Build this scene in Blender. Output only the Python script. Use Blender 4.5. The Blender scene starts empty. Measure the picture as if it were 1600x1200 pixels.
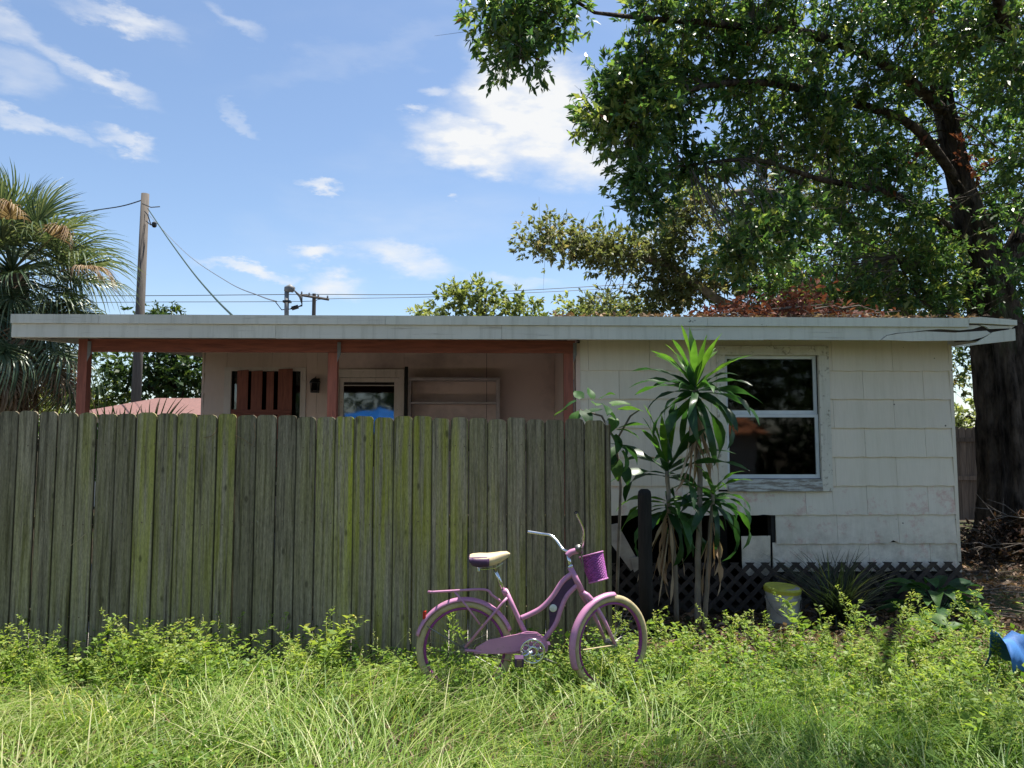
import bpy, math, random
import numpy as np
from mathutils import Vector, Matrix, Euler

# ------------------------------------------------------------------ camera, sky, sun, exposure
scene = bpy.context.scene
COL = scene.collection
R = math.radians
FPX = 1200.0                       # focal length in photograph pixels (1600 wide)
PITCH, YAW, EYE = R(4.5), R(1.5), 1.6
cam_d = bpy.data.cameras.new('camera')
cam_d.sensor_width = 36.0
cam_d.lens = 36.0 * FPX / 1600.0
cam_d.clip_end = 2000
cam = bpy.data.objects.new('camera', cam_d)
COL.objects.link(cam)
cam.location = (0, 0, EYE)
cam.rotation_euler = (math.pi / 2 + PITCH, 0, -YAW)
scene.camera = cam
_F = Vector((math.sin(YAW) * math.cos(PITCH), math.cos(YAW) * math.cos(PITCH), math.sin(PITCH)))
_R = Vector((math.cos(YAW), -math.sin(YAW), 0))
_U = _R.cross(_F)

def ray(x, y):
    return _F + _R * ((x - 800) / FPX) + _U * ((600 - y) / FPX)

def P(x, y, Y):
    """point of the place at depth Y that the photograph shows at (x, y)"""
    d = ray(x, y)
    return Vector((0, 0, EYE)) + d * (Y / d.y)

SUN_DIR = Vector((0.27, 0.16, 1.0)).normalized()
sun_el = math.asin(SUN_DIR.z)
sun_az = math.atan2(SUN_DIR.x, SUN_DIR.y)

world = bpy.data.worlds.new('World')
scene.world = world
world.use_nodes = True
wn, wl = world.node_tree.nodes, world.node_tree.links
wn.clear()

def N(nodes, t, **kw):
    n = nodes.new(t)
    for k, v in kw.items():
        setattr(n, k, v)
    return n

w_out = N(wn, 'ShaderNodeOutputWorld')
w_bg = N(wn, 'ShaderNodeBackground')
SKY_STRENGTH = 0.080
w_bg.inputs['Strength'].default_value = SKY_STRENGTH
w_sky = N(wn, 'ShaderNodeTexSky', sky_type='NISHITA')
w_sky.sun_disc = False
w_sky.sun_elevation = sun_el
w_sky.sun_rotation = sun_az
w_sky.air_density = 1.0
w_sky.dust_density = 0.6
w_sky.ozone_density = 2.0
w_tc = N(wn, 'ShaderNodeTexCoord')
w_noise = N(wn, 'ShaderNodeTexNoise')
w_noise.inputs['Scale'].default_value = 9.0
w_noise.inputs['Detail'].default_value = 9.0
w_noise.inputs['Roughness'].default_value = 0.62
w_map = N(wn, 'ShaderNodeMapping')
w_map.inputs['Scale'].default_value = (1.0, 1.0, 2.6)
wl.new(w_tc.outputs['Generated'], w_map.inputs['Vector'])
wl.new(w_map.outputs['Vector'], w_noise.inputs['Vector'])
# fbm-warped direction
w_sub = N(wn, 'ShaderNodeVectorMath', operation='SUBTRACT')
w_sub.inputs[1].default_value = (0.5, 0.5, 0.5)
wl.new(w_noise.outputs['Color'], w_sub.inputs[0])
w_scl = N(wn, 'ShaderNodeVectorMath', operation='SCALE')
w_scl.inputs['Scale'].default_value = 0.10
wl.new(w_sub.outputs[0], w_scl.inputs[0])
w_add = N(wn, 'ShaderNodeVectorMath', operation='ADD')
wl.new(w_tc.outputs['Generated'], w_add.inputs[0])
wl.new(w_scl.outputs[0], w_add.inputs[1])
_last = None

def cloud(x, y, rx, ry, amount=1.0, tilt=0.0, soft=0.15):
    global _last
    c = ray(x, y).normalized()
    t1 = Vector((c.y, -c.x, 0)).normalized()
    t2 = t1.cross(c)
    a = R(tilt)
    u = t1 * math.cos(a) + t2 * math.sin(a)
    v = -t1 * math.sin(a) + t2 * math.cos(a)
    m = Matrix((u, c, v)).transposed()
    mp = N(wn, 'ShaderNodeMapping', vector_type='TEXTURE')
    mp.inputs['Location'].default_value = c
    mp.inputs['Rotation'].default_value = m.to_euler()
    mp.inputs['Scale'].default_value = (rx / FPX, 0.5, ry / FPX)
    wl.new(w_add.outputs[0], mp.inputs['Vector'])
    ln = N(wn, 'ShaderNodeVectorMath', operation='LENGTH')
    wl.new(mp.outputs[0], ln.inputs[0])
    mr = N(wn, 'ShaderNodeMapRange', interpolation_type='SMOOTHSTEP')
    mr.inputs['From Min'].default_value = 1.0 + soft
    mr.inputs['From Max'].default_value = soft
    mr.inputs['To Max'].default_value = amount
    wl.new(ln.outputs['Value'], mr.inputs['Value'])
    if _last is None:
        _last = mr.outputs[0]
    else:
        mx = N(wn, 'ShaderNodeMath', operation='MAXIMUM')
        wl.new(_last, mx.inputs[0])
        wl.new(mr.outputs[0], mx.inputs[1])
        _last = mx.outputs[0]

for c in [(830, 190, 135, 82, 1.35, -8), (775, 130, 60, 60, 1.2, 0), (910, 250, 100, 60, 1.0, -15), (735, 225, 95, 42, 1.3, -12), (860, 150, 90, 60, 1.2, -10),
          (30, 45, 120, 22, .55, -28), (195, 40, 80, 18, .75, -6), (140, 115, 105, 16, .7, -22), (20, 110, 60, 26, .35, -20),
          (70, 195, 85, 13, .6, -14), (205, 225, 44, 15, .7, -8), (500, 285, 34, 10, .85, -2), (500, 392, 50, 17, .9, 10),
          (385, 420, 70, 13, .9, 2), (520, 442, 60, 26, .85, -5), (630, 400, 90, 28, .8, -10), (800, 440, 90, 16, .4, -8),
          (640, 178, 22, 10, .6, 0), (690, 140, 34, 12, .55, 8), (705, 308, 16, 6, .7, -5), (370, 40, 40, 14, .35, -30),
          (560, 85, 220, 26, .13, 20), (370, 190, 40, 8, .3, -30), (1040, 380, 60, 30, .5, 0)]:
    cloud(*c)
# thin high veil everywhere else
w_n2 = N(wn, 'ShaderNodeTexNoise')
w_n2.inputs['Scale'].default_value = 2.2
w_n2.inputs['Detail'].default_value = 7.0
w_n2.inputs['Distortion'].default_value = 0.4
wl.new(w_map.outputs['Vector'], w_n2.inputs['Vector'])
w_mr = N(wn, 'ShaderNodeMapRange', interpolation_type='SMOOTHSTEP')
w_mr.inputs['From Min'].default_value = 0.52
w_mr.inputs['From Max'].default_value = 0.85
w_mr.inputs['To Max'].default_value = 0.35
wl.new(w_n2.outputs['Fac'], w_mr.inputs['Value'])
w_max = N(wn, 'ShaderNodeMath', operation='MAXIMUM')
wl.new(_last, w_max.inputs[0])
wl.new(w_mr.outputs[0], w_max.inputs[1])
# break up the cloud bodies
w_n3 = N(wn, 'ShaderNodeTexNoise')
w_n3.inputs['Scale'].default_value = 26.0
w_n3.inputs['Detail'].default_value = 6.0
wl.new(w_map.outputs['Vector'], w_n3.inputs['Vector'])
w_br = N(wn, 'ShaderNodeMapRange')
w_br.inputs['From Min'].default_value = 0.3
w_br.inputs['From Max'].default_value = 0.62
w_br.inputs['To Min'].default_value = 0.55
w_br.inputs['To Max'].default_value = 1.0
wl.new(w_n3.outputs['Fac'], w_br.inputs['Value'])
w_mul = N(wn, 'ShaderNodeMath', operation='MULTIPLY')
wl.new(w_max.outputs[0], w_mul.inputs[0])
wl.new(w_br.outputs[0], w_mul.inputs[1])
w_mul.use_clamp = True
w_mix = N(wn, 'ShaderNodeMix', data_type='RGBA')
wl.new(w_mul.outputs[0], w_mix.inputs['Factor'])
w_tint = N(wn, 'ShaderNodeMix', data_type='RGBA', blend_type='MULTIPLY')
w_tint.inputs['Factor'].default_value = 1.0
w_tint.inputs['B'].default_value = (1.0, 1.0, 1.0, 1)
wl.new(w_sky.outputs[0], w_tint.inputs['A'])
wl.new(w_tint.outputs['Result'], w_mix.inputs['A'])
CLOUD = 5.2
w_mix.inputs['B'].default_value = (CLOUD * .97, CLOUD * .985, CLOUD, 1)
wl.new(w_mix.outputs['Result'], w_bg.inputs['Color'])
wl.new(w_bg.outputs[0], w_out.inputs['Surface'])

sun_d = bpy.data.lights.new('sun', 'SUN')
sun_d.energy = 5.0
sun_d.angle = R(0.53)
sun_d.color = (1.0, 0.95, 0.86)
sun = bpy.data.objects.new('sun', sun_d)
COL.objects.link(sun)
sun.location = (5, 5, 20)
sun.rotation_euler = SUN_DIR.to_track_quat('Z', 'Y').to_euler()

vs = scene.view_settings
vs.view_transform = 'Standard'
vs.look = 'None'
vs.gamma = 1.0
vs.exposure = 1.2
scene.render.film_transparent = False
scene.cycles.max_bounces = 6
scene.cycles.diffuse_bounces = 4
scene.cycles.transparent_max_bounces = 8

rng = np.random.default_rng(7)
rnd = random.Random(11)

# ------------------------------------------------------------------ materials
def new_mat(name):
    m = bpy.data.materials.new(name)
    m.use_nodes = True
    nt = m.node_tree
    b = nt.nodes['Principled BSDF']
    return m, nt.nodes, nt.links, b

def setspec(b, v):
    b.inputs['Specular IOR Level'].default_value = v

def mixc(n, l, fac, a, b, blend='MIX'):
    m = N(n, 'ShaderNodeMix', data_type='RGBA', blend_type=blend)
    for key, v in (('Factor', fac), ('A', a), ('B', b)):
        s = m.inputs[key]
        if hasattr(v, 'is_linked') or hasattr(v, 'links'):
            l.new(v, s)
        elif isinstance(v, (int, float)):
            s.default_value = v
        else:
            s.default_value = (*v, 1)
    return m.outputs['Result']

def coords(n, l, scale=(1, 1, 1), rand=True):
    tc = N(n, 'ShaderNodeTexCoord')
    src = tc.outputs['Object']
    if rand:
        oi = N(n, 'ShaderNodeObjectInfo')
        mu = N(n, 'ShaderNodeMath', operation='MULTIPLY')
        mu.inputs[1].default_value = 37.0
        l.new(oi.outputs['Random'], mu.inputs[0])
        ad = N(n, 'ShaderNodeVectorMath', operation='ADD')
        l.new(src, ad.inputs[0])
        l.new(mu.outputs[0], ad.inputs[1])
        src = ad.outputs[0]
    mp = N(n, 'ShaderNodeMapping')
    mp.inputs['Scale'].default_value = scale
    l.new(src, mp.inputs['Vector'])
    return mp.outputs[0]

def noise(n, l, vec, scale, detail=5, rough=.6, lo=.35, hi=.65, dist=0.0):
    t = N(n, 'ShaderNodeTexNoise')
    t.inputs['Scale'].default_value = scale
    t.inputs['Detail'].default_value = detail
    t.inputs['Roughness'].default_value = rough
    t.inputs['Distortion'].default_value = dist
    l.new(vec, t.inputs['Vector'])
    mr = N(n, 'ShaderNodeMapRange')
    mr.inputs['From Min'].default_value = lo
    mr.inputs['From Max'].default_value = hi
    l.new(t.outputs['Fac'], mr.inputs['Value'])
    return mr.outputs[0]

def bump(n, l, b, h, strength=.3, dist=.01):
    bp = N(n, 'ShaderNodeBump')
    bp.inputs['Strength'].default_value = strength
    bp.inputs['Distance'].default_value = dist
    l.new(h, bp.inputs['Height'])
    l.new(bp.outputs[0], b.inputs['Normal'])

def surf(name, c1, c2=None, scale=8, stretch=(1, 1, 1), rough=.7, bumps=.25, bdist=.004, spec=.3, metal=0, c3=None, s3=2.0, t3=(.55, .7),
         rand=True, vary=0.0, detail=6):
    """general weathered surface: two-tone noise, optional stain colour, per-object variation"""
    m, n, l, b = new_mat(name)
    v = coords(n, l, stretch, rand)
    f = noise(n, l, v, scale, detail)
    c = mixc(n, l, f, c1, c2 or tuple(x * .7 for x in c1))
    if c3:
        f3 = noise(n, l, v, s3, 6, .65, t3[0], t3[1])
        c = mixc(n, l, f3, c, c3)
    if vary:
        oi = N(n, 'ShaderNodeObjectInfo')
        mr = N(n, 'ShaderNodeMapRange')
        mr.inputs['To Min'].default_value = 1 - vary
        mr.inputs['To Max'].default_value = 1 + vary
        l.new(oi.outputs['Random'], mr.inputs['Value'])
        hs = N(n, 'ShaderNodeHueSaturation')
        l.new(mr.outputs[0], hs.inputs['Value'])
        l.new(c, hs.inputs['Color'])
        c = hs.outputs[0]
    l.new(c, b.inputs['Base Color'])
    b.inputs['Roughness'].default_value = rough
    b.inputs['Metallic'].default_value = metal
    setspec(b, spec)
    if bumps:
        bump(n, l, b, f, bumps, bdist)
    return m

def leafmat(name, stops, trans=.35, rough=.45, spec=.4, tcol=1.35, attr=True, noise_scale=None):
    """stops: colours over the per-leaf random number"""
    m, n, l, b = new_mat(name)
    if attr:
        a = N(n, 'ShaderNodeAttribute', attribute_name='rnd')
        fac = a.outputs['Fac']
    else:
        fac = N(n, 'ShaderNodeObjectInfo').outputs['Random']
    cr = N(n, 'ShaderNodeValToRGB')
    e = cr.color_ramp.elements
    while len(e) < len(stops):
        e.new(.5)
    for k, (p, c) in enumerate(stops):
        e[k].position = p
        e[k].color = (*c, 1)
    l.new(fac, cr.inputs['Fac'])
    c = cr.outputs[0]
    if noise_scale:
        v = coords(n, l)
        f = noise(n, l, v, noise_scale, 4, .6, .3, .7)
        c = mixc(n, l, f, c, mixc(n, l, 1.0, c, (.6, .65, .55), 'MULTIPLY'))
    l.new(c, b.inputs['Base Color'])
    b.inputs['Roughness'].default_value = rough
    setspec(b, spec)
    tr = N(n, 'ShaderNodeBsdfTranslucent')
    tc = mixc(n, l, 1.0, c, (tcol * 1.05, tcol, tcol * .55), 'MULTIPLY')
    l.new(tc, tr.inputs['Color'])
    ms = N(n, 'ShaderNodeMixShader')
    ms.inputs[0].default_value = trans
    l.new(b.outputs[0], ms.inputs[1])
    l.new(tr.outputs[0], ms.inputs[2])
    l.new(ms.outputs[0], n['Material Output'].inputs['Surface'])
    return m

def glassmat(name, tint, boost=1.0):
    m, n, l, b = new_mat(name)
    gl = N(n, 'ShaderNodeBsdfGlossy')
    gl.inputs['Roughness'].default_value = .035
    v = coords(n, l, rand=False)
    h = noise(n, l, v, 2.2, 2, .5, 0, 1)
    bp = N(n, 'ShaderNodeBump')
    bp.inputs['Strength'].default_value = .06
    bp.inputs['Distance'].default_value = .02
    l.new(h, bp.inputs['Height'])
    l.new(bp.outputs[0], gl.inputs['Normal'])
    tr = N(n, 'ShaderNodeBsdfTransparent')
    tr.inputs['Color'].default_value = (*tint, 1)
    fr = N(n, 'ShaderNodeFresnel')
    fr.inputs['IOR'].default_value = 1.5
    mu = N(n, 'ShaderNodeMath', operation='MULTIPLY', use_clamp=True)
    mu.inputs[1].default_value = boost
    l.new(fr.outputs[0], mu.inputs[0])
    ms = N(n, 'ShaderNodeMixShader')
    l.new(mu.outputs[0], ms.inputs[0])
    l.new(tr.outputs[0], ms.inputs[1])
    l.new(gl.outputs[0], ms.inputs[2])
    l.new(ms.outputs[0], n['Material Output'].inputs['Surface'])
    return m

def fence_wood():
    m, n, l, b = new_mat('weathered_fence_wood')
    v = coords(n, l, (26, 26, 1.1))
    grain = noise(n, l, v, 2.0, 8, .65, .3, .7, .3)
    v2 = coords(n, l, (15, 15, .5))
    streak = noise(n, l, v2, 1.6, 6, .65, .40, .58)
    streak2 = noise(n, l, v2, 2.9, 5, .6, .5, .72)
    vw = coords(n, l, (1, 1, .6), rand=False)
    zone = noise(n, l, vw, .75, 2, .5, .34, .52)       # where algae took hold along the run
    c = mixc(n, l, grain, (.410, .355, .260), (.165, .140, .100))
    c = mixc(n, l, streak2, c, (.070, .058, .040))
    oi = N(n, 'ShaderNodeObjectInfo')
    mr = N(n, 'ShaderNodeMapRange')
    mr.inputs['To Min'].default_value = .25
    mr.inputs['To Max'].default_value = 1.0
    l.new(oi.outputs['Random'], mr.inputs['Value'])
    sx = N(n, 'ShaderNodeSeparateXYZ')
    l.new(N(n, 'ShaderNodeTexCoord').outputs['Object'], sx.inputs[0])
    run = N(n, 'ShaderNodeMapRange')                   # the damp stretch of the fence
    run.inputs['From Min'].default_value = -2.9
    run.inputs['From Max'].default_value = -1.7
    run.inputs['To Min'].default_value = .35
    l.new(sx.outputs['X'], run.inputs['Value'])
    st2 = N(n, 'ShaderNodeMath', operation='MULTIPLY')
    l.new(streak, st2.inputs[0])
    l.new(run.outputs[0], st2.inputs[1])
    streak = st2.outputs[0]
    g = N(n, 'ShaderNodeMath', operation='MULTIPLY')
    l.new(streak, g.inputs[0])
    l.new(zone, g.inputs[1])
    g2 = N(n, 'ShaderNodeMath', operation='MULTIPLY')
    l.new(g.outputs[0], g2.inputs[0])
    l.new(mr.outputs[0], g2.inputs[1])
    c = mixc(n, l, g2.outputs[0], c, (.325, .325, .035))
    # knots
    vk = coords(n, l, (7, 7, 3.2))
    vo = N(n, 'ShaderNodeTexVoronoi')
    vo.inputs['Scale'].default_value = 1.0
    l.new(vk, vo.inputs['Vector'])
    mk = N(n, 'ShaderNodeMapRange')
    mk.inputs['From Min'].default_value = .11
    mk.inputs['From Max'].default_value = .05
    mk.inputs['To Max'].default_value = .6
    l.new(vo.outputs['Distance'], mk.inputs['Value'])
    c = mixc(n, l, mk.outputs[0], c, (.03, .026, .018))
    fine = noise(n, l, coords(n, l, (150, 150, 26)), 1.0, 6, .75, .34, .66)
    c = mixc(n, l, fine, mixc(n, l, 1.0, c, (.62, .62, .60), 'MULTIPLY'), mixc(n, l, 1.0, c, (1.25, 1.22, 1.15), 'MULTIPLY'))
    lich = noise(n, l, coords(n, l, (30, 30, 14)), 1.0, 8, .75, .66, .72)
    c = mixc(n, l, lich, c, (.30, .29, .22))
    # pale scratches
    vp = coords(n, l, (40, 40, .9))
    pl = noise(n, l, vp, 1.3, 6, .7, .68, .76)
    c = mixc(n, l, pl, c, (.22, .21, .18))
    # shade of the gaps painted onto board edges; dirt-dark worn tops
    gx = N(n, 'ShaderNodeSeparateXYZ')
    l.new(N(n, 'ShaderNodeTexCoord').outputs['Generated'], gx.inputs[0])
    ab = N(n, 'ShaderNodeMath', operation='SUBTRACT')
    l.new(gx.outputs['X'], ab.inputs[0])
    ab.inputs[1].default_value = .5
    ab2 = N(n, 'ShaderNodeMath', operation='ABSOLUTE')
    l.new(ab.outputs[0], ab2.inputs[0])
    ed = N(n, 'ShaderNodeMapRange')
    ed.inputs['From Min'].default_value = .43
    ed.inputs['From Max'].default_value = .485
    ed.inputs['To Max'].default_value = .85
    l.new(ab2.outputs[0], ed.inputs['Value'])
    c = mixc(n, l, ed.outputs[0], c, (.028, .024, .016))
    tp_ = N(n, 'ShaderNodeMapRange')
    tp_.inputs['From Min'].default_value = .93
    tp_.inputs['From Max'].default_value = 1.0
    tp_.inputs['To Max'].default_value = .45
    l.new(gx.outputs['Z'], tp_.inputs['Value'])
    tpm = N(n, 'ShaderNodeMath', operation='MULTIPLY')
    l.new(tp_.outputs[0], tpm.inputs[0])
    l.new(streak2, tpm.inputs[1])
    c = mixc(n, l, tpm.outputs[0], c, (.05, .04, .03))
    hs = N(n, 'ShaderNodeHueSaturation')
    mr2 = N(n, 'ShaderNodeMapRange')
    mr2.inputs['To Min'].default_value = .62
    mr2.inputs['To Max'].default_value = 1.18
    l.new(oi.outputs['Random'], mr2.inputs['Value'])
    l.new(mr2.outputs[0], hs.inputs['Value'])
    l.new(c, hs.inputs['Color'])
    l.new(hs.outputs[0], b.inputs['Base Color'])
    b.inputs['Roughness'].default_value = .9
    setspec(b, .15)
    bump(n, l, b, grain, .5, .004)
    return m

def siding_mat(name, base, peel, amount=(.66, .72)):
    m, n, l, b = new_mat(name)
    v = coords(n, l, (1, 1, 1), rand=False)
    vr = coords(n, l, (1, 1, 1))
    soft = noise(n, l, v, 1.1, 4, .6, .3, .7)
    c = mixc(n, l, soft, base, tuple(x * k for x, k in zip(base, (.90, .93, .90))))
    grainv = coords(n, l, (90, 90, 3))
    gr = noise(n, l, grainv, 1.0, 4, .6, .3, .7)
    c = mixc(n, l, gr, c, mixc(n, l, 1.0, c, (.93, .93, .92), 'MULTIPLY'))
    pe = noise(n, l, vr, 5.5, 10, .78, amount[0] - .04, amount[1])
    c = mixc(n, l, pe, c, peel)
    st = noise(n, l, coords(n, l, (9, 9, .5), rand=False), 1.2, 6, .65, .50, .78)
    c = mixc(n, l, st, c, mixc(n, l, 1.0, c, (.90, .89, .86), 'MULTIPLY'))
    sp = N(n, 'ShaderNodeSeparateXYZ')
    l.new(v, sp.inputs[0])
    gr_ = N(n, 'ShaderNodeMapRange')                    # splash dirt near the ground
    gr_.inputs['From Min'].default_value = 1.0
    gr_.inputs['From Max'].default_value = .35
    l.new(sp.outputs['Z'], gr_.inputs['Value'])
    gm = N(n, 'ShaderNodeMath', operation='MULTIPLY')
    l.new(gr_.outputs[0], gm.inputs[0])
    l.new(noise(n, l, v, 7, 8, .7, .40, .70), gm.inputs[1])
    c = mixc(n, l, gm.outputs[0], c, (.30, .26, .20))
    dirt = noise(n, l, vr, 14, 9, .8, .66, .74)
    c = mixc(n, l, dirt, c, (.12, .11, .09))
    # nail heads
    vo = N(n, 'ShaderNodeTexVoronoi')
    vo.inputs['Scale'].default_value = 4.5
    l.new(vr, vo.inputs['Vector'])
    mk = N(n, 'ShaderNodeMapRange')
    mk.inputs['From Min'].default_value = .045
    mk.inputs['From Max'].default_value = .03
    l.new(vo.outputs['Distance'], mk.inputs['Value'])
    c = mixc(n, l, mk.outputs[0], c, (.07, .06, .05))
    oi = N(n, 'ShaderNodeObjectInfo')
    hs = N(n, 'ShaderNodeHueSaturation')
    mr2 = N(n, 'ShaderNodeMapRange')
    mr2.inputs['To Min'].default_value = .965
    mr2.inputs['To Max'].default_value = 1.03
    l.new(oi.outputs['Random'], mr2.inputs['Value'])
    l.new(mr2.outputs[0], hs.inputs['Value'])
    l.new(c, hs.inputs['Color'])
    l.new(hs.outputs[0], b.inputs['Base Color'])
    b.inputs['Roughness'].default_value = .75
    setspec(b, .25)
    bump(n, l, b, gr, .15, .002)
    return m

def peeling(name, paint, wood, lo=.56, hi=.62, stretch=(1, 6, 6), scale=6):
    m, n, l, b = new_mat(name)
    v = coords(n, l, stretch)
    f = noise(n, l, v, scale, 9, .72, lo, hi)
    soft = noise(n, l, coords(n, l), 2.0, 4, .6, .3, .7)
    c = mixc(n, l, soft, paint, tuple(x * .88 for x in paint))
    st = noise(n, l, coords(n, l, (11, 11, .8)), 1.3, 6, .7, .50, .75)
    c = mixc(n, l, st, c, mixc(n, l, 1.0, c, (.74, .74, .70), 'MULTIPLY'))
    c = mixc(n, l, f, c, wood)
    sc_ = noise(n, l, coords(n, l), 45, 6, .75, .67, .72)
    c = mixc(n, l, sc_, c, (.12, .11, .09))
    l.new(c, b.inputs['Base Color'])
    b.inputs['Roughness'].default_value = .65
    setspec(b, .3)
    bump(n, l, b, f, .35, .003)
    return m

MAT = dict(
    ground=surf('yard_soil', (.075, .055, .038), (.028, .021, .015), 5, c3=(.045, .06, .02), s3=.6, t3=(.5, .62), rough=.95, bumps=.8, bdist=.03, spec=.1, rand=False),
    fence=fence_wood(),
    backfence=surf('old_brown_fence_wood', (.17, .125, .095), (.085, .062, .048), 3, (12, 12, .8), .9, vary=.25),
    siding=siding_mat('cream_cement_shingle', (.730, .645, .540), (.52, .30, .26), (.70, .76)),
    siding_low=siding_mat('cream_cement_shingle_peeling', (.730, .655, .560), (.54, .30, .26), (.57, .68)),
    pink=siding_mat('pink_cement_shingle', (.70, .53, .46), (.5, .34, .28), (.72, .8)),
    panel=surf('sooty_pink_panel', (.68, .52, .475), (.60, .455, .415), 1.6, (1, 1, 1), .8, .1, c3=(.26, .19, .175), s3=.8, t3=(.46, .74), rand=False),
    dark=surf('dark_void_boards', (.020, .017, .015), (.010, .009, .008), 5, rough=.95, spec=.05),  # near-black stands in for the dark of crawl space and rooms
    tar=surf('tar_paper', (.035, .033, .032), (.02, .02, .02), 6, rough=.9),
    fascia=peeling('pale_green_fascia_paint', (.600, .595, .510), (.36, .34, .28), .58, .68, (.5, 5, 9), 3),
    fascia_mossy=peeling('mossy_drip_edge_paint', (.600, .605, .510), (.05, .045, .035), .64, .69, (2.2, 3, 3), 3),
    roof=surf('gravel_roofing', (.16, .15, .14), (.09, .085, .08), 30, rough=.95),
    redwood=surf('red_stained_lumber', (.27, .090, .060), (.17, .058, .042), 3, (1.3, 14, 14), .7, .3, c3=(.05, .02, .016), s3=1.8, t3=(.62, .72), vary=.12),
    redpost=surf('red_stained_post', (.29, .098, .065), (.19, .065, .046), 3, (14, 14, 1.3), .7, .3, c3=(.06, .024, .018), s3=2.0, t3=(.62, .72), vary=.12),
    trim=peeling('flaking_window_trim', (.62, .585, .50), (.28, .25, .20), .55, .63, (5, 5, 5), 4),
    sillwood=peeling('bare_sill_wood', (.52, .53, .50), (.20, .175, .145), .44, .56, (1.2, 9, 9), 4),
    sash=surf('white_aluminium_sash', (.62, .65, .66), (.55, .58, .59), 8, rough=.35, bumps=0, spec=.5),
    pinktrim=peeling('dull_pink_trim', (.64, .54, .48), (.3, .22, .18), .6, .68, (4, 4, 4), 4),
    shelfpaint=surf('dusty_shelf_paint', (.50, .43, .42), (.38, .32, .32), 6, rough=.8),
    black=surf('black_enamel', (.018, .018, .018), (.012, .012, .012), 10, rough=.4, bumps=0),
    galv=surf('galvanised_steel', (.22, .225, .23), (.14, .145, .15), 12, rough=.6, metal=.3, bumps=.05),
    glass=glassmat('window_glass', (.55, .56, .58), 1.05),
    doorglass=glassmat('door_glass', (.35, .36, .38), 3.0),
    curtain=surf('grey_curtain', (.25, .27, .30), (.15, .16, .18), 8, (9, 9, 1)),
    lattice=surf('dark_brown_lattice', (.055, .043, .036), (.03, .024, .02), 5, (6, 6, 6), .8, vary=.2),
    charred=surf('blackened_post_wood', (.022, .02, .018), (.012, .011, .01), 6, (8, 8, 1), .85),
    whiteboard=surf('dirty_white_board', (.42, .40, .37), (.24, .22, .2), 6, rough=.8),
    bounce_patio=surf('pale_bounce_concrete', (.50, .47, .42), (.40, .37, .33), 7, rough=.9),
    conc=surf('concrete', (.33, .32, .30), (.24, .23, .22), 9, rough=.9),
    bark=surf('oak_bark', (.115, .090, .070), (.014, .011, .009), 9, (1, 1, .28), .95, 1.0, .05, c3=(.09, .10, .055), s3=1.3, t3=(.58, .7), spec=.1, rand=False),
    palebark=surf('pale_limb_bark', (.27, .235, .185), (.15, .125, .095), 8, (1, 1, .5), .9, .6, .02, spec=.1, rand=False),
    twig=surf('grey_twigs', (.16, .135, .11), (.07, .058, .047), 8, rough=.9, bumps=0, rand=False),
    palmtrunk=surf('palm_trunk_fibre', (.14, .10, .07), (.05, .036, .026), 9, (1, 1, .4), .95, .9, .04),
    pole=surf('weathered_pole_wood', (.135, .118, .103), (.075, .065, .058), 5, (9, 9, .35), .9, .4, rand=False),
    wire=surf('grey_cable', (.05, .052, .055), (.04, .04, .04), 5, rough=.6, bumps=0),
    greenwire=surf('green_drop_cable', (.02, .05, .035), (.02, .04, .03), 5, rough=.6, bumps=0),
    # bicycle
    lilac=surf('lilac_frame_paint', (.50, .225, .375), (.43, .19, .325), 9, rough=.38, bumps=.02, spec=.5, c3=(.26, .16, .17), s3=15, t3=(.58, .74)),
    purple=surf('dark_purple_plastic', (.075, .035, .085), (.05, .025, .06), 20, rough=.55, bumps=.1),
    magenta=surf('magenta_rim_paint', (.26, .03, .22), (.2, .025, .17), 20, rough=.35, bumps=0, spec=.5),
    wicker=surf('purple_wicker', (.36, .085, .34), (.16, .035, .16), 40, (1, 1, 3), .6, .3),
    wickerrim=surf('faded_basket_rim', (.50, .20, .42), (.40, .15, .34), 30, rough=.6),
    cream=surf('cream_vinyl', (.62, .50, .30), (.54, .42, .25), 12, rough=.5, bumps=.05, c3=(.4, .3, .17), s3=9, t3=(.62, .74)),
    tyre=surf('dusty_cream_tyre', (.47, .39, .23), (.33, .265, .15), 15, rough=.85, bumps=.2),
    chrome=surf('dull_chrome', (.72, .73, .75), (.55, .56, .57), 30, rough=.18, metal=1, bumps=0),
    steel=surf('dull_steel', (.26, .26, .25), (.14, .13, .12), 30, rough=.5, metal=.7, bumps=0),
    rust=surf('rusty_steel', (.20, .13, .09), (.12, .08, .06), 20, rough=.7, metal=.3),
    redlens=surf('red_reflector', (.45, .03, .02), (.35, .02, .015), 20, rough=.25, bumps=0),
    pearl=surf('white_badge', (.62, .64, .58), (.5, .52, .47), 30, rough=.4, bumps=0),
    # bucket etc
    bucket=surf('scuffed_white_plastic', (.44, .45, .44), (.34, .34, .32), 7, rough=.5, c3=(.25, .23, .19), s3=4, t3=(.55, .7)),
    yellow=surf('yellow_plastic_lid', (.46, .47, .06), (.36, .36, .05), 8, rough=.5),
    blue=surf('blue_plastic', (.06, .19, .46), (.04, .13, .34), 6, rough=.6),
    redroof=surf('rusty_red_roof', (.19, .098, .085), (.14, .075, .066), 6, (4, 1, 1), .8),
    orangeroof=surf('orange_shingle_roof', (.42, .16, .07), (.32, .12, .055), 6, rough=.8),
    stucco=surf('pale_stucco', (.60, .55, .48), (.5, .46, .40), 12, rough=.9),
    tarp=surf('blue_tarp', (.03, .22, .72), (.02, .16, .55), 3, rough=.4),
)
OAK = leafmat('oak_leaves', [(0, (.030, .080, .028)), (.4, (.062, .135, .042)), (.75, (.125, .215, .060)), (.96, (.23, .31, .09)), (.985, (.17, .06, .025))], .46, .36, .55, 1.5)
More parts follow.
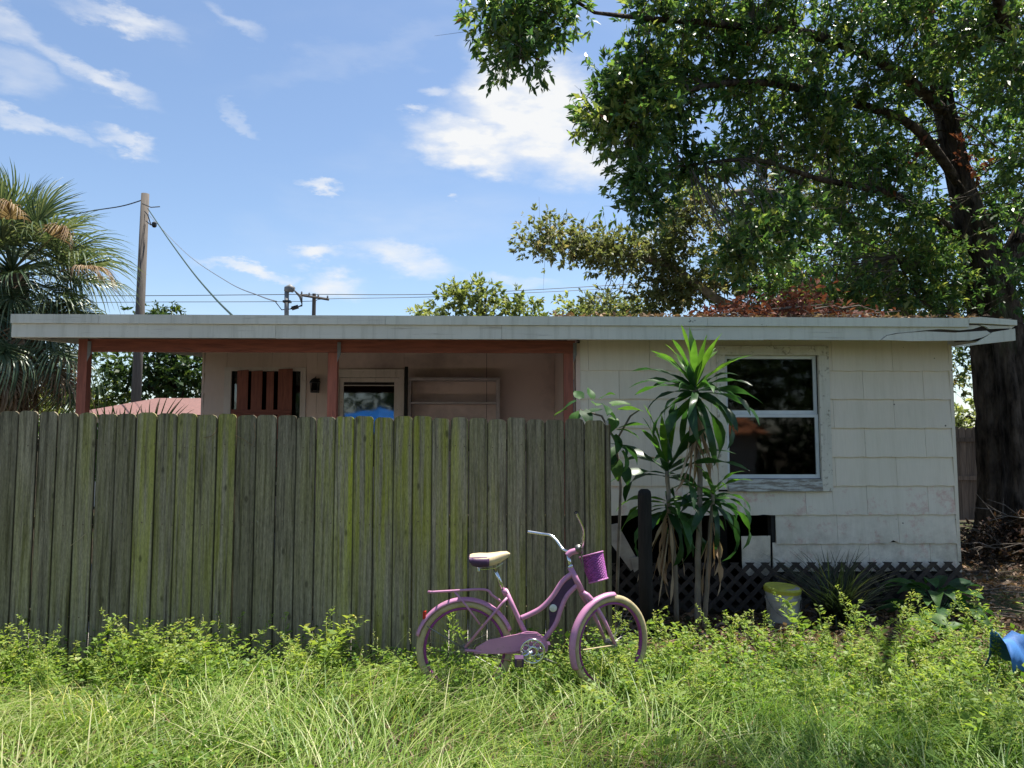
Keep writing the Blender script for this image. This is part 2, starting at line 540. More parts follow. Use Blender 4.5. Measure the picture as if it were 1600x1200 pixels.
OLIVE = leafmat('olive_oak_leaves', [(0, (.088, .115, .048)), (.5, (.140, .168, .072)), (.9, (.205, .22, .105)), (.98, (.23, .19, .10))], .45, .55, .3, 1.4)
FARLEAF = leafmat('far_leaves', [(0, (.080, .115, .035)), (.5, (.135, .175, .055)), (1, (.27, .30, .12))], .48, .55, .3, 1.5)
DARKLEAF = leafmat('dark_hedge_leaves', [(0, (.022, .05, .016)), (.6, (.045, .085, .024)), (1, (.08, .12, .035))], .35, .5, .3, 1.3)
GRASS = leafmat('grass_blades', [(0, (.050, .125, .018)), (.4, (.135, .235, .036)), (.7, (.240, .330, .072)), (.88, (.40, .45, .19)), (1, (.55, .52, .32))], .44, .45, .35, 1.5)
CLOVER = leafmat('clover_leaves', [(0, (.055, .13, .018)), (.6, (.145, .25, .036)), (1, (.28, .36, .08))], .44, .5, .3, 1.5)
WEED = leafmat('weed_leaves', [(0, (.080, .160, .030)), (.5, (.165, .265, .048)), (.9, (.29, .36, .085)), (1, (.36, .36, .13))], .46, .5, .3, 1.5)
DRYLEAF = leafmat('dry_brown_leaves', [(0, (.10, .062, .035)), (.5, (.17, .105, .062)), (.85, (.26, .18, .12)), (1, (.36, .28, .21))], .2, .7, .2, 1.1)
REDLEAF = leafmat('dead_red_leaves', [(0, (.085, .028, .018)), (.5, (.14, .045, .03)), (1, (.24, .10, .07))], .25, .7, .2, 1.2)
DRAC = leafmat('dracaena_leaf', [(0, (.016, .052, .020)), (.6, (.028, .085, .024)), (1, (.045, .125, .022))], .34, .38, .4, 2.2, attr=False, noise_scale=9)
DRYSTRAP = leafmat('dry_strap_leaf', [(0, (.22, .14, .08)), (.6, (.36, .25, .16)), (1, (.52, .42, .30))], .3, .75, .2, 1.1, attr=False)
BROAD = leafmat('broad_green_leaf', [(0, (.022, .065, .022)), (.7, (.045, .12, .030)), (1, (.07, .15, .03))], .34, .55, .2, 1.8, attr=False, noise_scale=14)
LIGHTBROAD = leafmat('light_green_leaf', [(0, (.06, .15, .028)), (1, (.11, .21, .045))], .4, .5, .25, 1.4, attr=False, noise_scale=10)
STRAPGRASS = leafmat('dark_strap_grass', [(0, (.012, .022, .012)), (.8, (.022, .04, .018)), (1, (.06, .07, .03))], .3, .4, .4, 1.3)
PALM = leafmat('palm_fan_green', [(0, (.045, .080, .042)), (.55, (.085, .128, .066)), (1, (.20, .235, .13))], .3, .34, .5, 1.2)
PALMDRY = leafmat('palm_fan_dry', [(0, (.16, .10, .06)), (.6, (.27, .185, .115)), (1, (.38, .30, .22))], .25, .7, .25, 1.1)

# ------------------------------------------------------------------ mesh helpers
def fastmesh(name, V, F, rnds=None, smooth=False):
    """V (n,3) array, F (m,k) int array of equal-size faces"""
    V = np.asarray(V, dtype=np.float32)
    F = np.asarray(F, dtype=np.int32)
    me = bpy.data.meshes.new(name)
    m, k = F.shape
    me.vertices.add(len(V))
    me.vertices.foreach_set('co', V.ravel())
    me.loops.add(m * k)
    me.loops.foreach_set('vertex_index', F.ravel())
    me.polygons.add(m)
    me.polygons.foreach_set('loop_start', np.arange(0, m * k, k, dtype=np.int32))
    if smooth:
        me.polygons.foreach_set('use_smooth', np.ones(m, dtype=bool))
    if rnds is not None:
        a = me.attributes.new('rnd', 'FLOAT', 'FACE')
        a.data.foreach_set('value', np.asarray(rnds, dtype=np.float32))
    me.update(calc_edges=True)
    return me

class G:
    """collects shapes into one mesh"""
    def __init__(self):
        self.v, self.f = [], []

    def add(self, V, F):
        o = len(self.v)
        self.v += [tuple(p) for p in V]
        self.f += [tuple(i + o for i in f) for f in F]
        return self

    def box(self, a, b):
        x0, y0, z0 = a
        x1, y1, z1 = b
        return self.add([(x0, y0, z0), (x1, y0, z0), (x1, y1, z0), (x0, y1, z0), (x0, y0, z1), (x1, y0, z1), (x1, y1, z1), (x0, y1, z1)],
                        [(0, 3, 2, 1), (4, 5, 6, 7), (0, 1, 5, 4), (1, 2, 6, 5), (2, 3, 7, 6), (3, 0, 4, 7)])

    def hexa(self, pts):
        """8 points: bottom four then top four"""
        return self.add(pts, [(0, 3, 2, 1), (4, 5, 6, 7), (0, 1, 5, 4), (1, 2, 6, 5), (2, 3, 7, 6), (3, 0, 4, 7)])

    def prism(self, poly, y0, y1):
        """poly of (x, z), extruded from y0 (front) to y1"""
        n = len(poly)
        V = [(x, y0, z) for x, z in poly] + [(x, y1, z) for x, z in poly]
        F = [tuple(range(n)), tuple(range(2 * n - 1, n - 1, -1))] + [((i + 1) % n, i, n + i, n + (i + 1) % n) for i in range(n)]
        return self.add(V, F)

    def tube(self, pts, rad, n=8, cap=True, squash=None):
        pts = [Vector(p) for p in pts]
        if not hasattr(rad, '__len__'):
            rad = [rad] * len(pts)
        V, F = [], []
        up = Vector((0, 0, 1))
        prev = None
        for i, p in enumerate(pts):
            t = (pts[min(i + 1, len(pts) - 1)] - pts[max(i - 1, 0)])
            if t.length < 1e-9:
                t = Vector((0, 0, 1))
            t.normalize()
            if prev is None:
                a = t.cross(up)
                if a.length < .05:
                    a = t.cross(Vector((1, 0, 0)))
            else:
                a = prev - t * prev.dot(t)
            a.normalize()
            prev = a.copy()
            b = t.cross(a)
            for k in range(n):
                th = 2 * math.pi * k / n
                V.append(p + (a * math.cos(th) + b * math.sin(th)) * rad[i])
        for i in range(len(pts) - 1):
            for k in range(n):
                F.append((i * n + k, i * n + (k + 1) % n, (i + 1) * n + (k + 1) % n, (i + 1) * n + k))
        if cap:
            F.append(tuple(range(n - 1, -1, -1)))
            F.append(tuple(range((len(pts) - 1) * n, len(pts) * n)))
        return self.add(V, F)

    def ridged(self, pts, rad, n=28, amp=.09):
        '''tube with furrowed bark'''
        o = len(self.v)
        self.tube(pts, rad, n)
        ph = [rnd.uniform(-1, 1) for _ in range(n)]
        for i, p in enumerate(pts):
            ph = [.8 * a + .2 * rnd.uniform(-1, 1) * 1.5 + .12 * math.copysign(1, a) for a in ph]
            for k in range(n):
                q = Vector(self.v[o + i * n + k])
                d = q - Vector(p)
                self.v[o + i * n + k] = tuple(Vector(p) + d * (1 + amp * max(-1, min(1, ph[k]))))
        return self

    def torus(self, c, axis, Rm, ra, rr=None, ns=48, nm=8, a0=0, a1=2 * math.pi):
        """ra: axial half size, rr: radial half size"""
        rr = rr or ra
        axis = Vector(axis).normalized()
        u = axis.cross(Vector((0, 0, 1)))
        if u.length < .01:
            u = Vector((1, 0, 0))
        u.normalize()
        w = axis.cross(u)
        full = abs(a1 - a0 - 2 * math.pi) < 1e-6
        m = ns if full else ns + 1
        V, F = [], []
        for i in range(m):
            th = a0 + (a1 - a0) * i / ns
            d = u * math.cos(th) + w * math.sin(th)
            for k in range(nm):
                ph = 2 * math.pi * k / nm
                V.append(Vector(c) + d * (Rm + rr * math.cos(ph)) + axis * (ra * math.sin(ph)))
        for i in range(ns):
            j = (i + 1) % m
            for k in range(nm):
                F.append((i * nm + k, j * nm + k, j * nm + (k + 1) % nm, i * nm + (k + 1) % nm))
        return self.add(V, F)

    def revolve(self, c, prof, n=24, axis=(0, 0, 1), cap=True):
        """prof: list of (radius, height) along axis"""
        axis = Vector(axis).normalized()
        u = axis.cross(Vector((0, 1, 0)))
        if u.length < .01:
            u = Vector((1, 0, 0))
        u.normalize()
        w = axis.cross(u)
        V, F = [], []
        for r, h in prof:
            for k in range(n):
                th = 2 * math.pi * k / n
                V.append(Vector(c) + axis * h + (u * math.cos(th) + w * math.sin(th)) * r)
        for i in range(len(prof) - 1):
            for k in range(n):
                F.append((i * n + k, i * n + (k + 1) % n, (i + 1) * n + (k + 1) % n, (i + 1) * n + k))
        if cap:
            F.append(tuple(range(n - 1, -1, -1)))
            F.append(tuple(range((len(prof) - 1) * n, len(prof) * n)))
        return self.add(V, F)

    def mesh(self, name, smooth=False):
        me = bpy.data.meshes.new(name)
        me.from_pydata([tuple(v) for v in self.v], [], self.f)
        if smooth:
            me.polygons.foreach_set('use_smooth', [True] * len(me.polygons))
        me.update()
        return me

def link(name, me, mat, parent=None, kind=None):
    o = bpy.data.objects.new(name, me)
    COL.objects.link(o)
    if mat is not None and not me.materials:
        me.materials.append(mat)
    if parent is not None:
        o.parent = parent
        if not parent.get('_local'):
            o.matrix_parent_inverse = Matrix.Translation(-root_loc(parent))
    if kind:
        o['kind'] = kind
    return o

def root_loc(p):
    v = Vector((0, 0, 0))
    if p.type == 'EMPTY':
        v = Vector(p.location)
    return v

def put(name, g, mat, parent=None, smooth=False, kind=None):
    return link(name, g.mesh(name, smooth), mat, parent, kind)

def tag(o, label, cat, group=None, kind=None):
    o['label'] = label
    o['category'] = cat
    if group:
        o['group'] = group
    if kind:
        o['kind'] = kind
    return o

def thing(name, label, cat, loc, group=None):
    o = bpy.data.objects.new(name, None)
    o.empty_display_size = .2
    COL.objects.link(o)
    o.location = loc
    return tag(o, label, cat, group)

def leaves(cent, direc, size, width=.36, fold=.12, jitter=.5, rs=None):
    """rhombic folded leaves: arrays cent (n,3), direc (n,3), size (n,)"""
    n = len(cent)
    d = direc + rng.normal(0, jitter, (n, 3))
    d /= np.linalg.norm(d, axis=1)[:, None] + 1e-9
    h = rng.normal(0, 1, (n, 3))
    h[:, 2] += 1.2
    s = np.cross(d, h)
    s /= np.linalg.norm(s, axis=1)[:, None] + 1e-9
    up = np.cross(s, d)
    L = size[:, None]
    w = L * width * .5
    base = cent
    tip = cent + d * L - up * L * .10
    mid = cent + d * L * .48 + up * L * fold * .4
    V = np.stack([base, mid + s * w, tip, mid - s * w], 1).reshape(-1, 3)
    F = np.arange(n * 4, dtype=np.int32).reshape(n, 4)
    return V, F

def blades(base, head, height, lean, width, seg=3):
    """curved grass blades; head: heading angle, lean: horizontal reach as fraction of height"""
    n = len(base)
    ts = np.linspace(0, 1, seg + 1)
    hx, hy = np.cos(head), np.sin(head)
    side = np.stack([-hy, hx, np.zeros(n)], 1)
    rows = []
    for t in ts:
        reach = lean * height * t ** 1.8
        z = height * (t - .45 * np.minimum(lean, 1.8) / 1.8 * t ** 2.4)
        c = base + np.stack([hx * reach, hy * reach, z], 1)
        w = (width * (1 - t) ** .6 * .5 + .0004)[:, None]
        rows += [c - side * w, c + side * w]
    V = np.stack(rows, 1).reshape(-1, 3)
    k = 2 * (seg + 1)
    idx = np.arange(n, dtype=np.int32)[:, None] * k
    F = []
    for i in range(seg):
        F.append(np.concatenate([idx + 2 * i, idx + 2 * i + 1, idx + 2 * i + 3, idx + 2 * i + 2], 1))
    F = np.stack(F, 1).reshape(-1, 4)
    return V, F, seg

# ------------------------------------------------------------------ ground
g = G()
nx, ny = 60, 60
xs = np.concatenate([np.linspace(-600, -14, 6), np.linspace(-12, 12, 49), np.linspace(14, 600, 6)])
ys = np.concatenate([np.linspace(-300, -4, 5), np.linspace(-2, 20, 45), np.linspace(26, 900, 7)])
V = [(x, y, (.02 * math.sin(x * 2.1 + y) + .02 * math.sin(y * 2.7 - x * 1.3)) if -12 < x < 12 and -2 < y < 20 else 0) for y in ys for x in xs]
nX = len(xs)
F = [(j * nX + i, j * nX + i + 1, (j + 1) * nX + i + 1, (j + 1) * nX + i) for j in range(len(ys) - 1) for i in range(nX - 1)]
g.add(V, F)
ground = put('ground', g, MAT['ground'], smooth=True, kind='structure')

g = G()  # pale paving added behind the fence to bounce sun into the porch
for i in range(6):
    for j in range(2):
        g = G().box((-7.0 + i * 1.25, 5.80 + j * .86, -.05), (-7.0 + i * 1.25 + 1.235, 5.80 + j * .86 + .845, .035 + .003 * ((i + j) % 2)))
        o = bpy.data.objects.new('bounce_patio' if i + j == 0 else 'paving_slab', g.mesh('paving_slab'))
        COL.objects.link(o)
        o.data.materials.append(MAT['bounce_patio'])
        if i + j == 0:
            bounce_patio = o
            o['kind'] = 'structure'
        else:
            o.parent = bounce_patio

# ------------------------------------------------------------------ front fence
FY = 5.60
edges = [-350, -319, -288, -257, -226, -195, -164, -133, -102, -71, -40, -4, 27, 58, 88, 119, 149, 180, 211, 243, 275, 306, 338, 369, 400, 432, 462, 493, 523, 553, 584,
         615, 645, 675, 703, 732, 762, 792, 822, 852, 882, 913, 945]
fence = thing('wooden_fence', 'weathered dog-eared privacy fence streaked green with algae behind the bicycle', 'fence', (P(300, 1030, FY).x, FY, 0))
for i in range(len(edges) - 1):
    a, b = edges[i], edges[i + 1]
    t = (a + 0) / 945.0
    ytop = 643 + 12.5 * max(-.4, t) + rnd.uniform(-2, 2)
    x0, x1 = P(a, ytop + 60, FY).x, P(b, ytop + 60, FY).x
    gap = rnd.choice([.002, .003, .004, .007])
    x0 += gap / 2
    x1 -= gap / 2
    zt = P((a + b) / 2, ytop, FY).z
    w = x1 - x0
    cut = rnd.uniform(.024, .034)
    tilt = rnd.uniform(-.004, .004)
    prof = [(x0, .02)]
    prof = []
    nz = 12
    for k in range(nz + 1):                      # left edge upwards, slightly uneven
        z = .02 + (zt - cut - .02) * k / nz
        prof.append((x0 + tilt * (z / zt) + rnd.uniform(-.0011, .0011), z))
    prof.append((x0 + cut * .35 + tilt, zt - cut * .35))
    prof.append((x0 + cut + tilt, zt + rnd.uniform(-.003, .002)))
    prof.append(((x0 + x1) / 2 + tilt, zt + rnd.uniform(-.004, .002)))
    prof.append((x1 - cut + tilt, zt + rnd.uniform(-.003, .002)))
    prof.append((x1 - cut * .35 + tilt, zt - cut * .35))
    for k in range(nz, -1, -1):
        z = .02 + (zt - cut - .02) * k / nz
        prof.append((x1 + tilt * (z / zt) + rnd.uniform(-.0011, .0011), z))
    dy = rnd.uniform(-.004, .004)
    n = len(prof)
    half = nz + 1
    warp = rnd.uniform(-.006, .006)
    g = G()
    V = [(x, FY + dy + warp * z * z * .3, z) for x, z in prof] + [(x, FY + dy + .016 + warp * z * z * .3, z) for x, z in prof]
    F = []
    for k in range(nz):
        F.append((k, n - 1 - k, n - 2 - k, k + 1))
    top = list(range(nz, n - nz))
    F.append(tuple(reversed(top)))
    F += [tuple(n + q for q in reversed(f)) for f in F]
    F += [(k, (k + 1) % n, n + (k + 1) % n, n + k) for k in range(n)]
    g.add(V, F)
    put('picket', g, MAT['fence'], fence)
xl, xr = P(-350, 900, FY).x, P(945, 900, FY).x
for z in (.35, 1.0, 1.55):
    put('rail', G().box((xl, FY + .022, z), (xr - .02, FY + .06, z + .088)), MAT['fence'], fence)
for xp in (xl + .1, xl + 2.2, xl + 4.4):
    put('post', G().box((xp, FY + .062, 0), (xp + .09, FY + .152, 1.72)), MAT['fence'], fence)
e0 = P(948, 660, FY)
put('post', G().box((e0.x - .005, FY + .02, 0), (e0.x + .03, FY + .11, e0.z - .01)), MAT['fence'], fence)
put('metal_tab', G().box((e0.x - .008, FY - .004, e0.z - .02), (e0.x + .012, FY + .018, e0.z + .014)), MAT['whiteboard'], fence)
g = G()
for i in range(len(edges) - 1):
    for zn in (.39, 1.04, 1.59):
        for f in (.25, .75):
            xn = P(edges[i] * (1 - f) + edges[i + 1] * f, 900, FY).x
            g.revolve((xn, FY - .006, zn + rnd.uniform(-.015, .015)), [(.0042, -.001), (.0042, .003)], 6, (0, -1, 0))
put('nail_heads', g, MAT['rust'], fence, kind='stuff')
# dry vine tendrils caught on the boards
for pts in ([(318, 684), (330, 682), (337, 676), (339, 668)], [(366, 679), (380, 686), (394, 696), (399, 684), (397, 660)], [(110, 853), (122, 844), (135, 833)]):
    q = [P(x, y, FY - .02) for x, y in pts]
    put('dry_tendril', G().tube(q, .0022, 5), DRYSTRAP, fence)

# ------------------------------------------------------------------ house
HY, RY, BY = 7.55, 7.10, 10.5          # front wall, fascia, porch back wall
hx0 = P(905, 700, HY).x                # left edge of right wing
hx1 = P(1492, 700, HY).x               # right corner
lx0 = P(317, 600, BY).x                # left corner of back part
house = thing('house', 'low flat-roofed house with cream shingle siding and a red-beamed porch', 'house', (0, 9, 0))

def rectwall(g, x0, x1, z0, z1, y0, y1, holes):
    """wall slab with rectangular holes (x0, x1, z0, z1)"""
    xs_ = sorted({x0, x1} | {h[0] for h in holes} | {h[1] for h in holes})
    zs_ = sorted({z0, z1} | {h[2] for h in holes} | {h[3] for h in holes})
    for i in range(len(xs_) - 1):
        for j in range(len(zs_) - 1):
            cx, cz = (xs_[i] + xs_[i + 1]) / 2, (zs_[j] + zs_[j + 1]) / 2
            if any(h[0] < cx < h[1] and h[2] < cz < h[3] for h in holes):
                continue
            g.box((xs_[i], y0, zs_[j]), (xs_[i + 1], y1, zs_[j + 1]))
    return g

# window opening of right wing (pane edges in the photograph 1138..1277, 556..747)
wa, wb = P(1136, 748, HY), P(1277, 555, HY)
wx0, wx1, wz0, wz1 = wa.x, wb.x, wa.z, wb.z
rows = [P(1390, y, HY).z for y in (536, 580, 624, 669, 714, 759, 804, 849, 892)]
zmiss = rows[6]
xmiss = P(1206, 820, HY).x
g = G()
rectwall(g, hx0, hx1 - .02, zmiss + .01, 2.62, HY + .012, HY + .12, [(wx0, wx1, wz0, wz1)])
g.box((xmiss, HY + .012, .02), (hx1 - .02, HY + .12, zmiss + .01))
front = put('front_wall', g, MAT['tar'], house)

def shingle(parent, mat, x0, x1, z0, z1, Y, chip=None):
    n = max(3, int((x1 - x0) / .06))
    V, F = [], []
    ph = rnd.uniform(0, 6)
    for k in range(n + 1):
        x = x0 + (x1 - x0) * k / n
        wob = .0035 * math.sin(ph + x * 26) + .0015 * math.sin(ph * 2 + x * 61)
        zb = z0 + wob
        if chip and chip[0] < x < chip[1]:
            zb += chip[2]
        V += [(x, Y - .003, z1), (x, Y - .019, zb), (x, Y + .008, zb + .001)]
    for k in range(n):
        a, b = 3 * k, 3 * k + 3
        F += [(a, a + 1, b + 1, b), (a + 1, a + 2, b + 2, b + 1)]
    F += [(0, 2, 1), (3 * n, 3 * n + 1, 3 * n + 2)]
    put('shingle', G().add(V, F), mat, parent)

def course_pieces(x0, x1, off, step=.61):
    cuts = [x0]
    x = x0 + off
    while x < x1 - .05:
        if x > x0 + .05:
            cuts.append(x)
        x += step
    cuts.append(x1)
    return [(cuts[i] + .0014, cuts[i + 1] - .0014) for i in range(len(cuts) - 1)]

tx0, tx1 = P(1121, 700, HY).x, P(1298, 700, HY).x     # outer trim
tz0, tz1 = P(1210, 768, HY).z, P(1210, 541, HY).z
cut_px = P(1305, 800, HY).x
for r in range(8):
    z1, z0 = rows[r] + (.012 if r else .05), rows[r + 1]
    off = (cut_px - hx0) % .61 if r % 2 == 0 else (cut_px - hx0 + .305) % .61
    for (a, b) in course_pieces(hx0 + .012, hx1 - .03, off):
        if r >= 6:
            if b < xmiss + .04:
                continue
            a = max(a, xmiss)
        m = MAT['siding_low'] if r >= 5 else MAT['siding']
        segs = [(a, b, z0, z1)]
        if z0 < tz1 and z1 > tz0 and a < tx1 and b > tx0:
            segs = []
            if a < tx0:
                segs.append((a, tx0, z0, z1))
            if b > tx1:
                segs.append((tx1, b, z0, z1))
            ma, mb = max(a, tx0), min(b, tx1)
            if z1 > tz1 + .02:
                segs.append((ma, mb, tz1, z1))
            if z0 < tz0 - .02:
                segs.append((ma, mb, z0, tz0))
        for (p, q, s, t) in segs:
            if q - p < .01:
                continue
            ch = None
            if r == 6 and p < P(1395, 845, HY).x < q:
                cx = P(1395, 845, HY).x
                ch = (cx - .05, cx + .03, .035)
            shingle(front, m, p, q, s, t, HY, ch)
put('corner_board', G().box((hx1 - .03, HY - .016, .35), (hx1 + .004, HY + .13, 2.60)), MAT['siding'], house)
put('corner_board', G().box((hx0 - .03, HY - .014, .3), (hx0 + .012, HY + .10, 2.60)), MAT['pink'], house)
# hanging remnant of skirt, crawl space
q0, q1 = P(1160, 838, HY), P(1206, 900, HY)
put('broken_shingle', G().hexa([(q0.x, HY + .02, q1.z), (q1.x - .004, HY + .02, q1.z), (q1.x - .004, HY + .03, q1.z), (q0.x, HY + .03, q1.z + .02),
                               (q0.x - .01, HY + .0, q0.z), (q1.x - .004, HY + .0, q0.z + .005), (q1.x - .004, HY + .01, q0.z + .005), (q0.x - .01, HY + .01, q0.z)]),
    MAT['siding'], house)
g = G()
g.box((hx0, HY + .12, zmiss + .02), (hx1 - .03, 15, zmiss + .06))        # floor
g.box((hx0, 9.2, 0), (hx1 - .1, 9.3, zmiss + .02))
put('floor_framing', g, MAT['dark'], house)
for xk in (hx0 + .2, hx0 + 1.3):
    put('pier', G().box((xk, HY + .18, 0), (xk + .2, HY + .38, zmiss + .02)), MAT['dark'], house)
# other walls
g = G()
g.hexa([(hx1 - .12, HY + .12, .05), (hx1, HY + .12, .05), (hx1, 15, .05), (hx1 - .12, 15, .05),
        (hx1 - .12, HY + .12, 2.72), (hx1, HY + .12, 2.72), (hx1, 15, 3.27), (hx1 - .12, 15, 3.27)])
put('side_wall', g, MAT['siding'], house)
put('rear_wall', G().box((lx0, 15, .05), (hx1, 15.12, 3.27)), MAT['siding'], house)
put('porch_side_wall', G().box((hx0, HY + .12, .3), (hx0 + .1, BY + .1, 2.85)), MAT['panel'], house)
put('left_wall', G().hexa([(lx0, BY + .11, .05), (lx0 + .12, BY + .11, .05), (lx0 + .12, 15, .05), (lx0, 15, .05),
                           (lx0, BY + .11, 2.94), (lx0 + .12, BY + .11, 2.94), (lx0 + .12, 15, 3.27), (lx0, 15, 3.27)]), MAT['pink'], house)
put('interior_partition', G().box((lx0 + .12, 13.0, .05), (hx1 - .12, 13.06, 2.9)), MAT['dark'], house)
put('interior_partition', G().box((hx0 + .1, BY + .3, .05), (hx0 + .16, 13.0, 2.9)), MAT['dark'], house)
put('interior_partition', G().box((hx0 + .1, 10.0, .93), (hx1 - .13, 10.05, 2.8)), MAT['dark'], house)  # near-black partition, lining and ceiling added to keep the room black behind the panes
put('blackout_lining', G().box((hx1 - .14, HY + .13, .93), (hx1 - .125, 9.98, 2.72)), MAT['dark'], house)
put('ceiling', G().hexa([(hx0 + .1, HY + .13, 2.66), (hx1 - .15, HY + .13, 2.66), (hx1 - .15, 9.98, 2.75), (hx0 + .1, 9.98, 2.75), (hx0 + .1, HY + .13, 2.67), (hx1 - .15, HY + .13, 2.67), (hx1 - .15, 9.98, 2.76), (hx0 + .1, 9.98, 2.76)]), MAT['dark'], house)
put('porch_floor', G().box((lx0 - .05, HY - .1, .25), (hx0, BY, .42)), MAT['conc'], house)

# right-wing window
win = bpy.data.objects.new('window', None)
COL.objects.link(win)
win.parent = house
win['_local'] = True
win.location = (0, 0, 0)
win.matrix_parent_inverse = Matrix.Translation(-Vector(house.location))

def sub(name, g, mat, parent, smooth=False):
    o = link(name, g.mesh(name, smooth), mat, None)
    o.parent = parent
    return o

g = G()
g.box((tx0, HY - .03, tz1 - .09), (tx1, HY + .03, tz1))                       # head
sub('head_trim', g, MAT['trim'], win)
sub('side_trim', G().box((tx0 + .002, HY - .026, tz0 + .02), (wx0, HY + .03, tz1 - .092)), MAT['trim'], win)
sub('side_trim', G().box((wx1, HY - .026, tz0 + .004), (tx1, HY + .03, tz1 - .092)), MAT['trim'], win)
sub('sill', G().hexa([(wx0 + .002, HY - .045, tz0 + .004), (wx1 - .002, HY - .045, tz0 + .004), (wx1 - .002, HY + .03, tz0 + .004), (wx0 + .002, HY + .03, tz0 + .004),
                      (wx0 + .002, HY - .03, wz0 - .005), (wx1 - .002, HY - .03, wz0 - .005), (wx1 - .002, HY + .03, wz0), (wx0 + .002, HY + .03, wz0)]), MAT['sillwood'], win)
zr = P(1210, 649, HY).z
fw = .035
g = G()
for (z0, z1, yy) in ((wz0, zr + .012, HY + .02), (zr + .0125, wz1, HY + .035)):
    g = G()
    g.box((wx0 + .002, yy, z0 + .002), (wx0 + fw, yy + .03, z1))
    g.box((wx1 - fw, yy, z0 + .002), (wx1 - .002, yy + .03, z1))
    g.box((wx0 + fw, yy, z0 + .002), (wx1 - fw, yy + .03, z0 + (.04 if z0 == wz0 else .002 + fw)))
    g.box((wx0 + fw, yy, z1 - (.03 if z0 == wz0 else fw)), (wx1 - fw, yy + .03, z1))
    sub('sash', g, MAT['sash'], win)
    sub('pane', G().box((wx0 + fw - .004, yy + .012, z0 + .03), (wx1 - fw + .004, yy + .016, z1 - .02)), MAT['glass'], win)

# porch back wall: openings
pw = (P(362, 600, BY).x, P(470, 600, BY).x, 1.2, P(400, 580, BY).z)
pd = (P(530, 600, BY).x, P(625, 600, BY).x, .42, P(580, 590, BY).z)
g = rectwall(G(), lx0, hx0, .05, 2.95, BY + .012, BY + .11, [pw, pd])
back = put('porch_wall', g, MAT['tar'], house)
brow = [2.95 - .28 * k for k in range(10)]
zz = P(330, 582, BY).z
brow = [zz + .56, zz + .28] + [zz - .28 * k for k in range(8)]
dtx0, dtx1 = P(527, 600, BY).x, P(632, 600, BY).x
ptx0, ptx1 = P(351, 600, BY).x, P(479, 600, BY).x
ptz1 = P(400, 574, BY).z
for r in range(len(brow) - 1):
    z1, z0 = brow[r] + .01, max(brow[r + 1], .06)
    for (a, b) in course_pieces(lx0 + .02, dtx0 - .002, .3 if r % 2 else .61):
        segs = [(a, b, z0, min(z1, 2.94))]
        if z0 < ptz1 and z1 > 1.1 and a < ptx1 and b > ptx0:
            segs = []
            if a < ptx0:
                segs.append((a, ptx0, z0, z1))
            if b > ptx1:
                segs.append((ptx1, b, z0, z1))
            if z1 > ptz1 + .02:
                segs.append((max(a, ptx0), min(b, ptx1), ptz1, z1))
        for s in segs:
            if s[1] - s[0] > .01 and s[3] - s[2] > .01:
                shingle(back, MAT['pink'], *s, BY)
dtz1 = P(580, 577, BY).z
g = G()
g.box((dtx0, BY - .006, dtz1 + .004), (dtx1, BY + .011, 2.94))
sub('wall_panel', g, MAT['panel'], back).matrix_world = Matrix.Identity(4)
for xa, xb in ((dtx1, P(760, 600, BY).x), (P(760, 600, BY).x + .004, hx0 - .002)):
    put('wall_panel', G().box((xa + .002, BY - .006, .3), (xb, BY + .011, 2.94)), MAT['panel'], back)
put('corner_board', G().box((lx0 - .012, BY - .016, .3), (lx0 + .018, BY + .115, 2.95)), MAT['pink'], house)

def emptypart(name, parent):
    o = bpy.data.objects.new(name, None)
    COL.objects.link(o)
    o.parent = parent
    o['_local'] = True
    o.matrix_parent_inverse = Matrix.Translation(-Vector(parent.location))
    return o

# boarded porch window
bw = emptypart('boarded_window', house)
bw['label'] = 'porch window with red boards nailed across'
sub('head_trim', G().box((ptx0, BY - .03, pw[3]), (ptx1, BY + .01, ptz1)), MAT['pinktrim'], bw)
sub('side_trim', G().box((ptx0 + .002, BY - .026, 1.1), (pw[0], BY + .01, pw[3])), MAT['pinktrim'], bw)
sub('side_trim', G().box((pw[1], BY - .026, 1.1), (ptx1 - .002, BY + .01, pw[3])), MAT['pinktrim'], bw)
sub('sill', G().box((ptx0, BY - .05, 1.06), (ptx1, BY + .01, 1.098)), MAT['pinktrim'], bw)
sub('pane', G().box((pw[0], BY + .05, 1.2), (pw[1], BY + .054, pw[3])), MAT['doorglass'], bw)
sub('curtain', G().box((pw[0], BY + .10, 1.2), (pw[1], BY + .105, pw[3])), MAT['curtain'], bw)
for (a, b, yt) in ((371, 388, 579), (393, 410, 580), (417, 428, 581), (435, 457, 577)):
    t = P(a, yt, BY - .06)
    q = P(b, yt, BY - .06)
    sub('board', G().hexa([(t.x, BY - .06, 1.3), (q.x, BY - .06, 1.3), (q.x, BY - .042, 1.3), (t.x, BY - .042, 1.3),
                           (t.x, BY - .06, t.z), (q.x, BY - .06, q.z + .01), (q.x, BY - .042, q.z + .01), (t.x, BY - .042, t.z)]), MAT['redpost'], bw)
t, q = P(361, 640, BY - .08), P(454, 648, BY - .08)
sub('crosspiece', G().box((t.x, BY - .082, q.z), (q.x, BY - .062, t.z)), MAT['redwood'], bw)
sub('crosspiece', G().box((t.x, BY - .082, 1.4), (q.x, BY - .062, 1.49)), MAT['redwood'], bw)

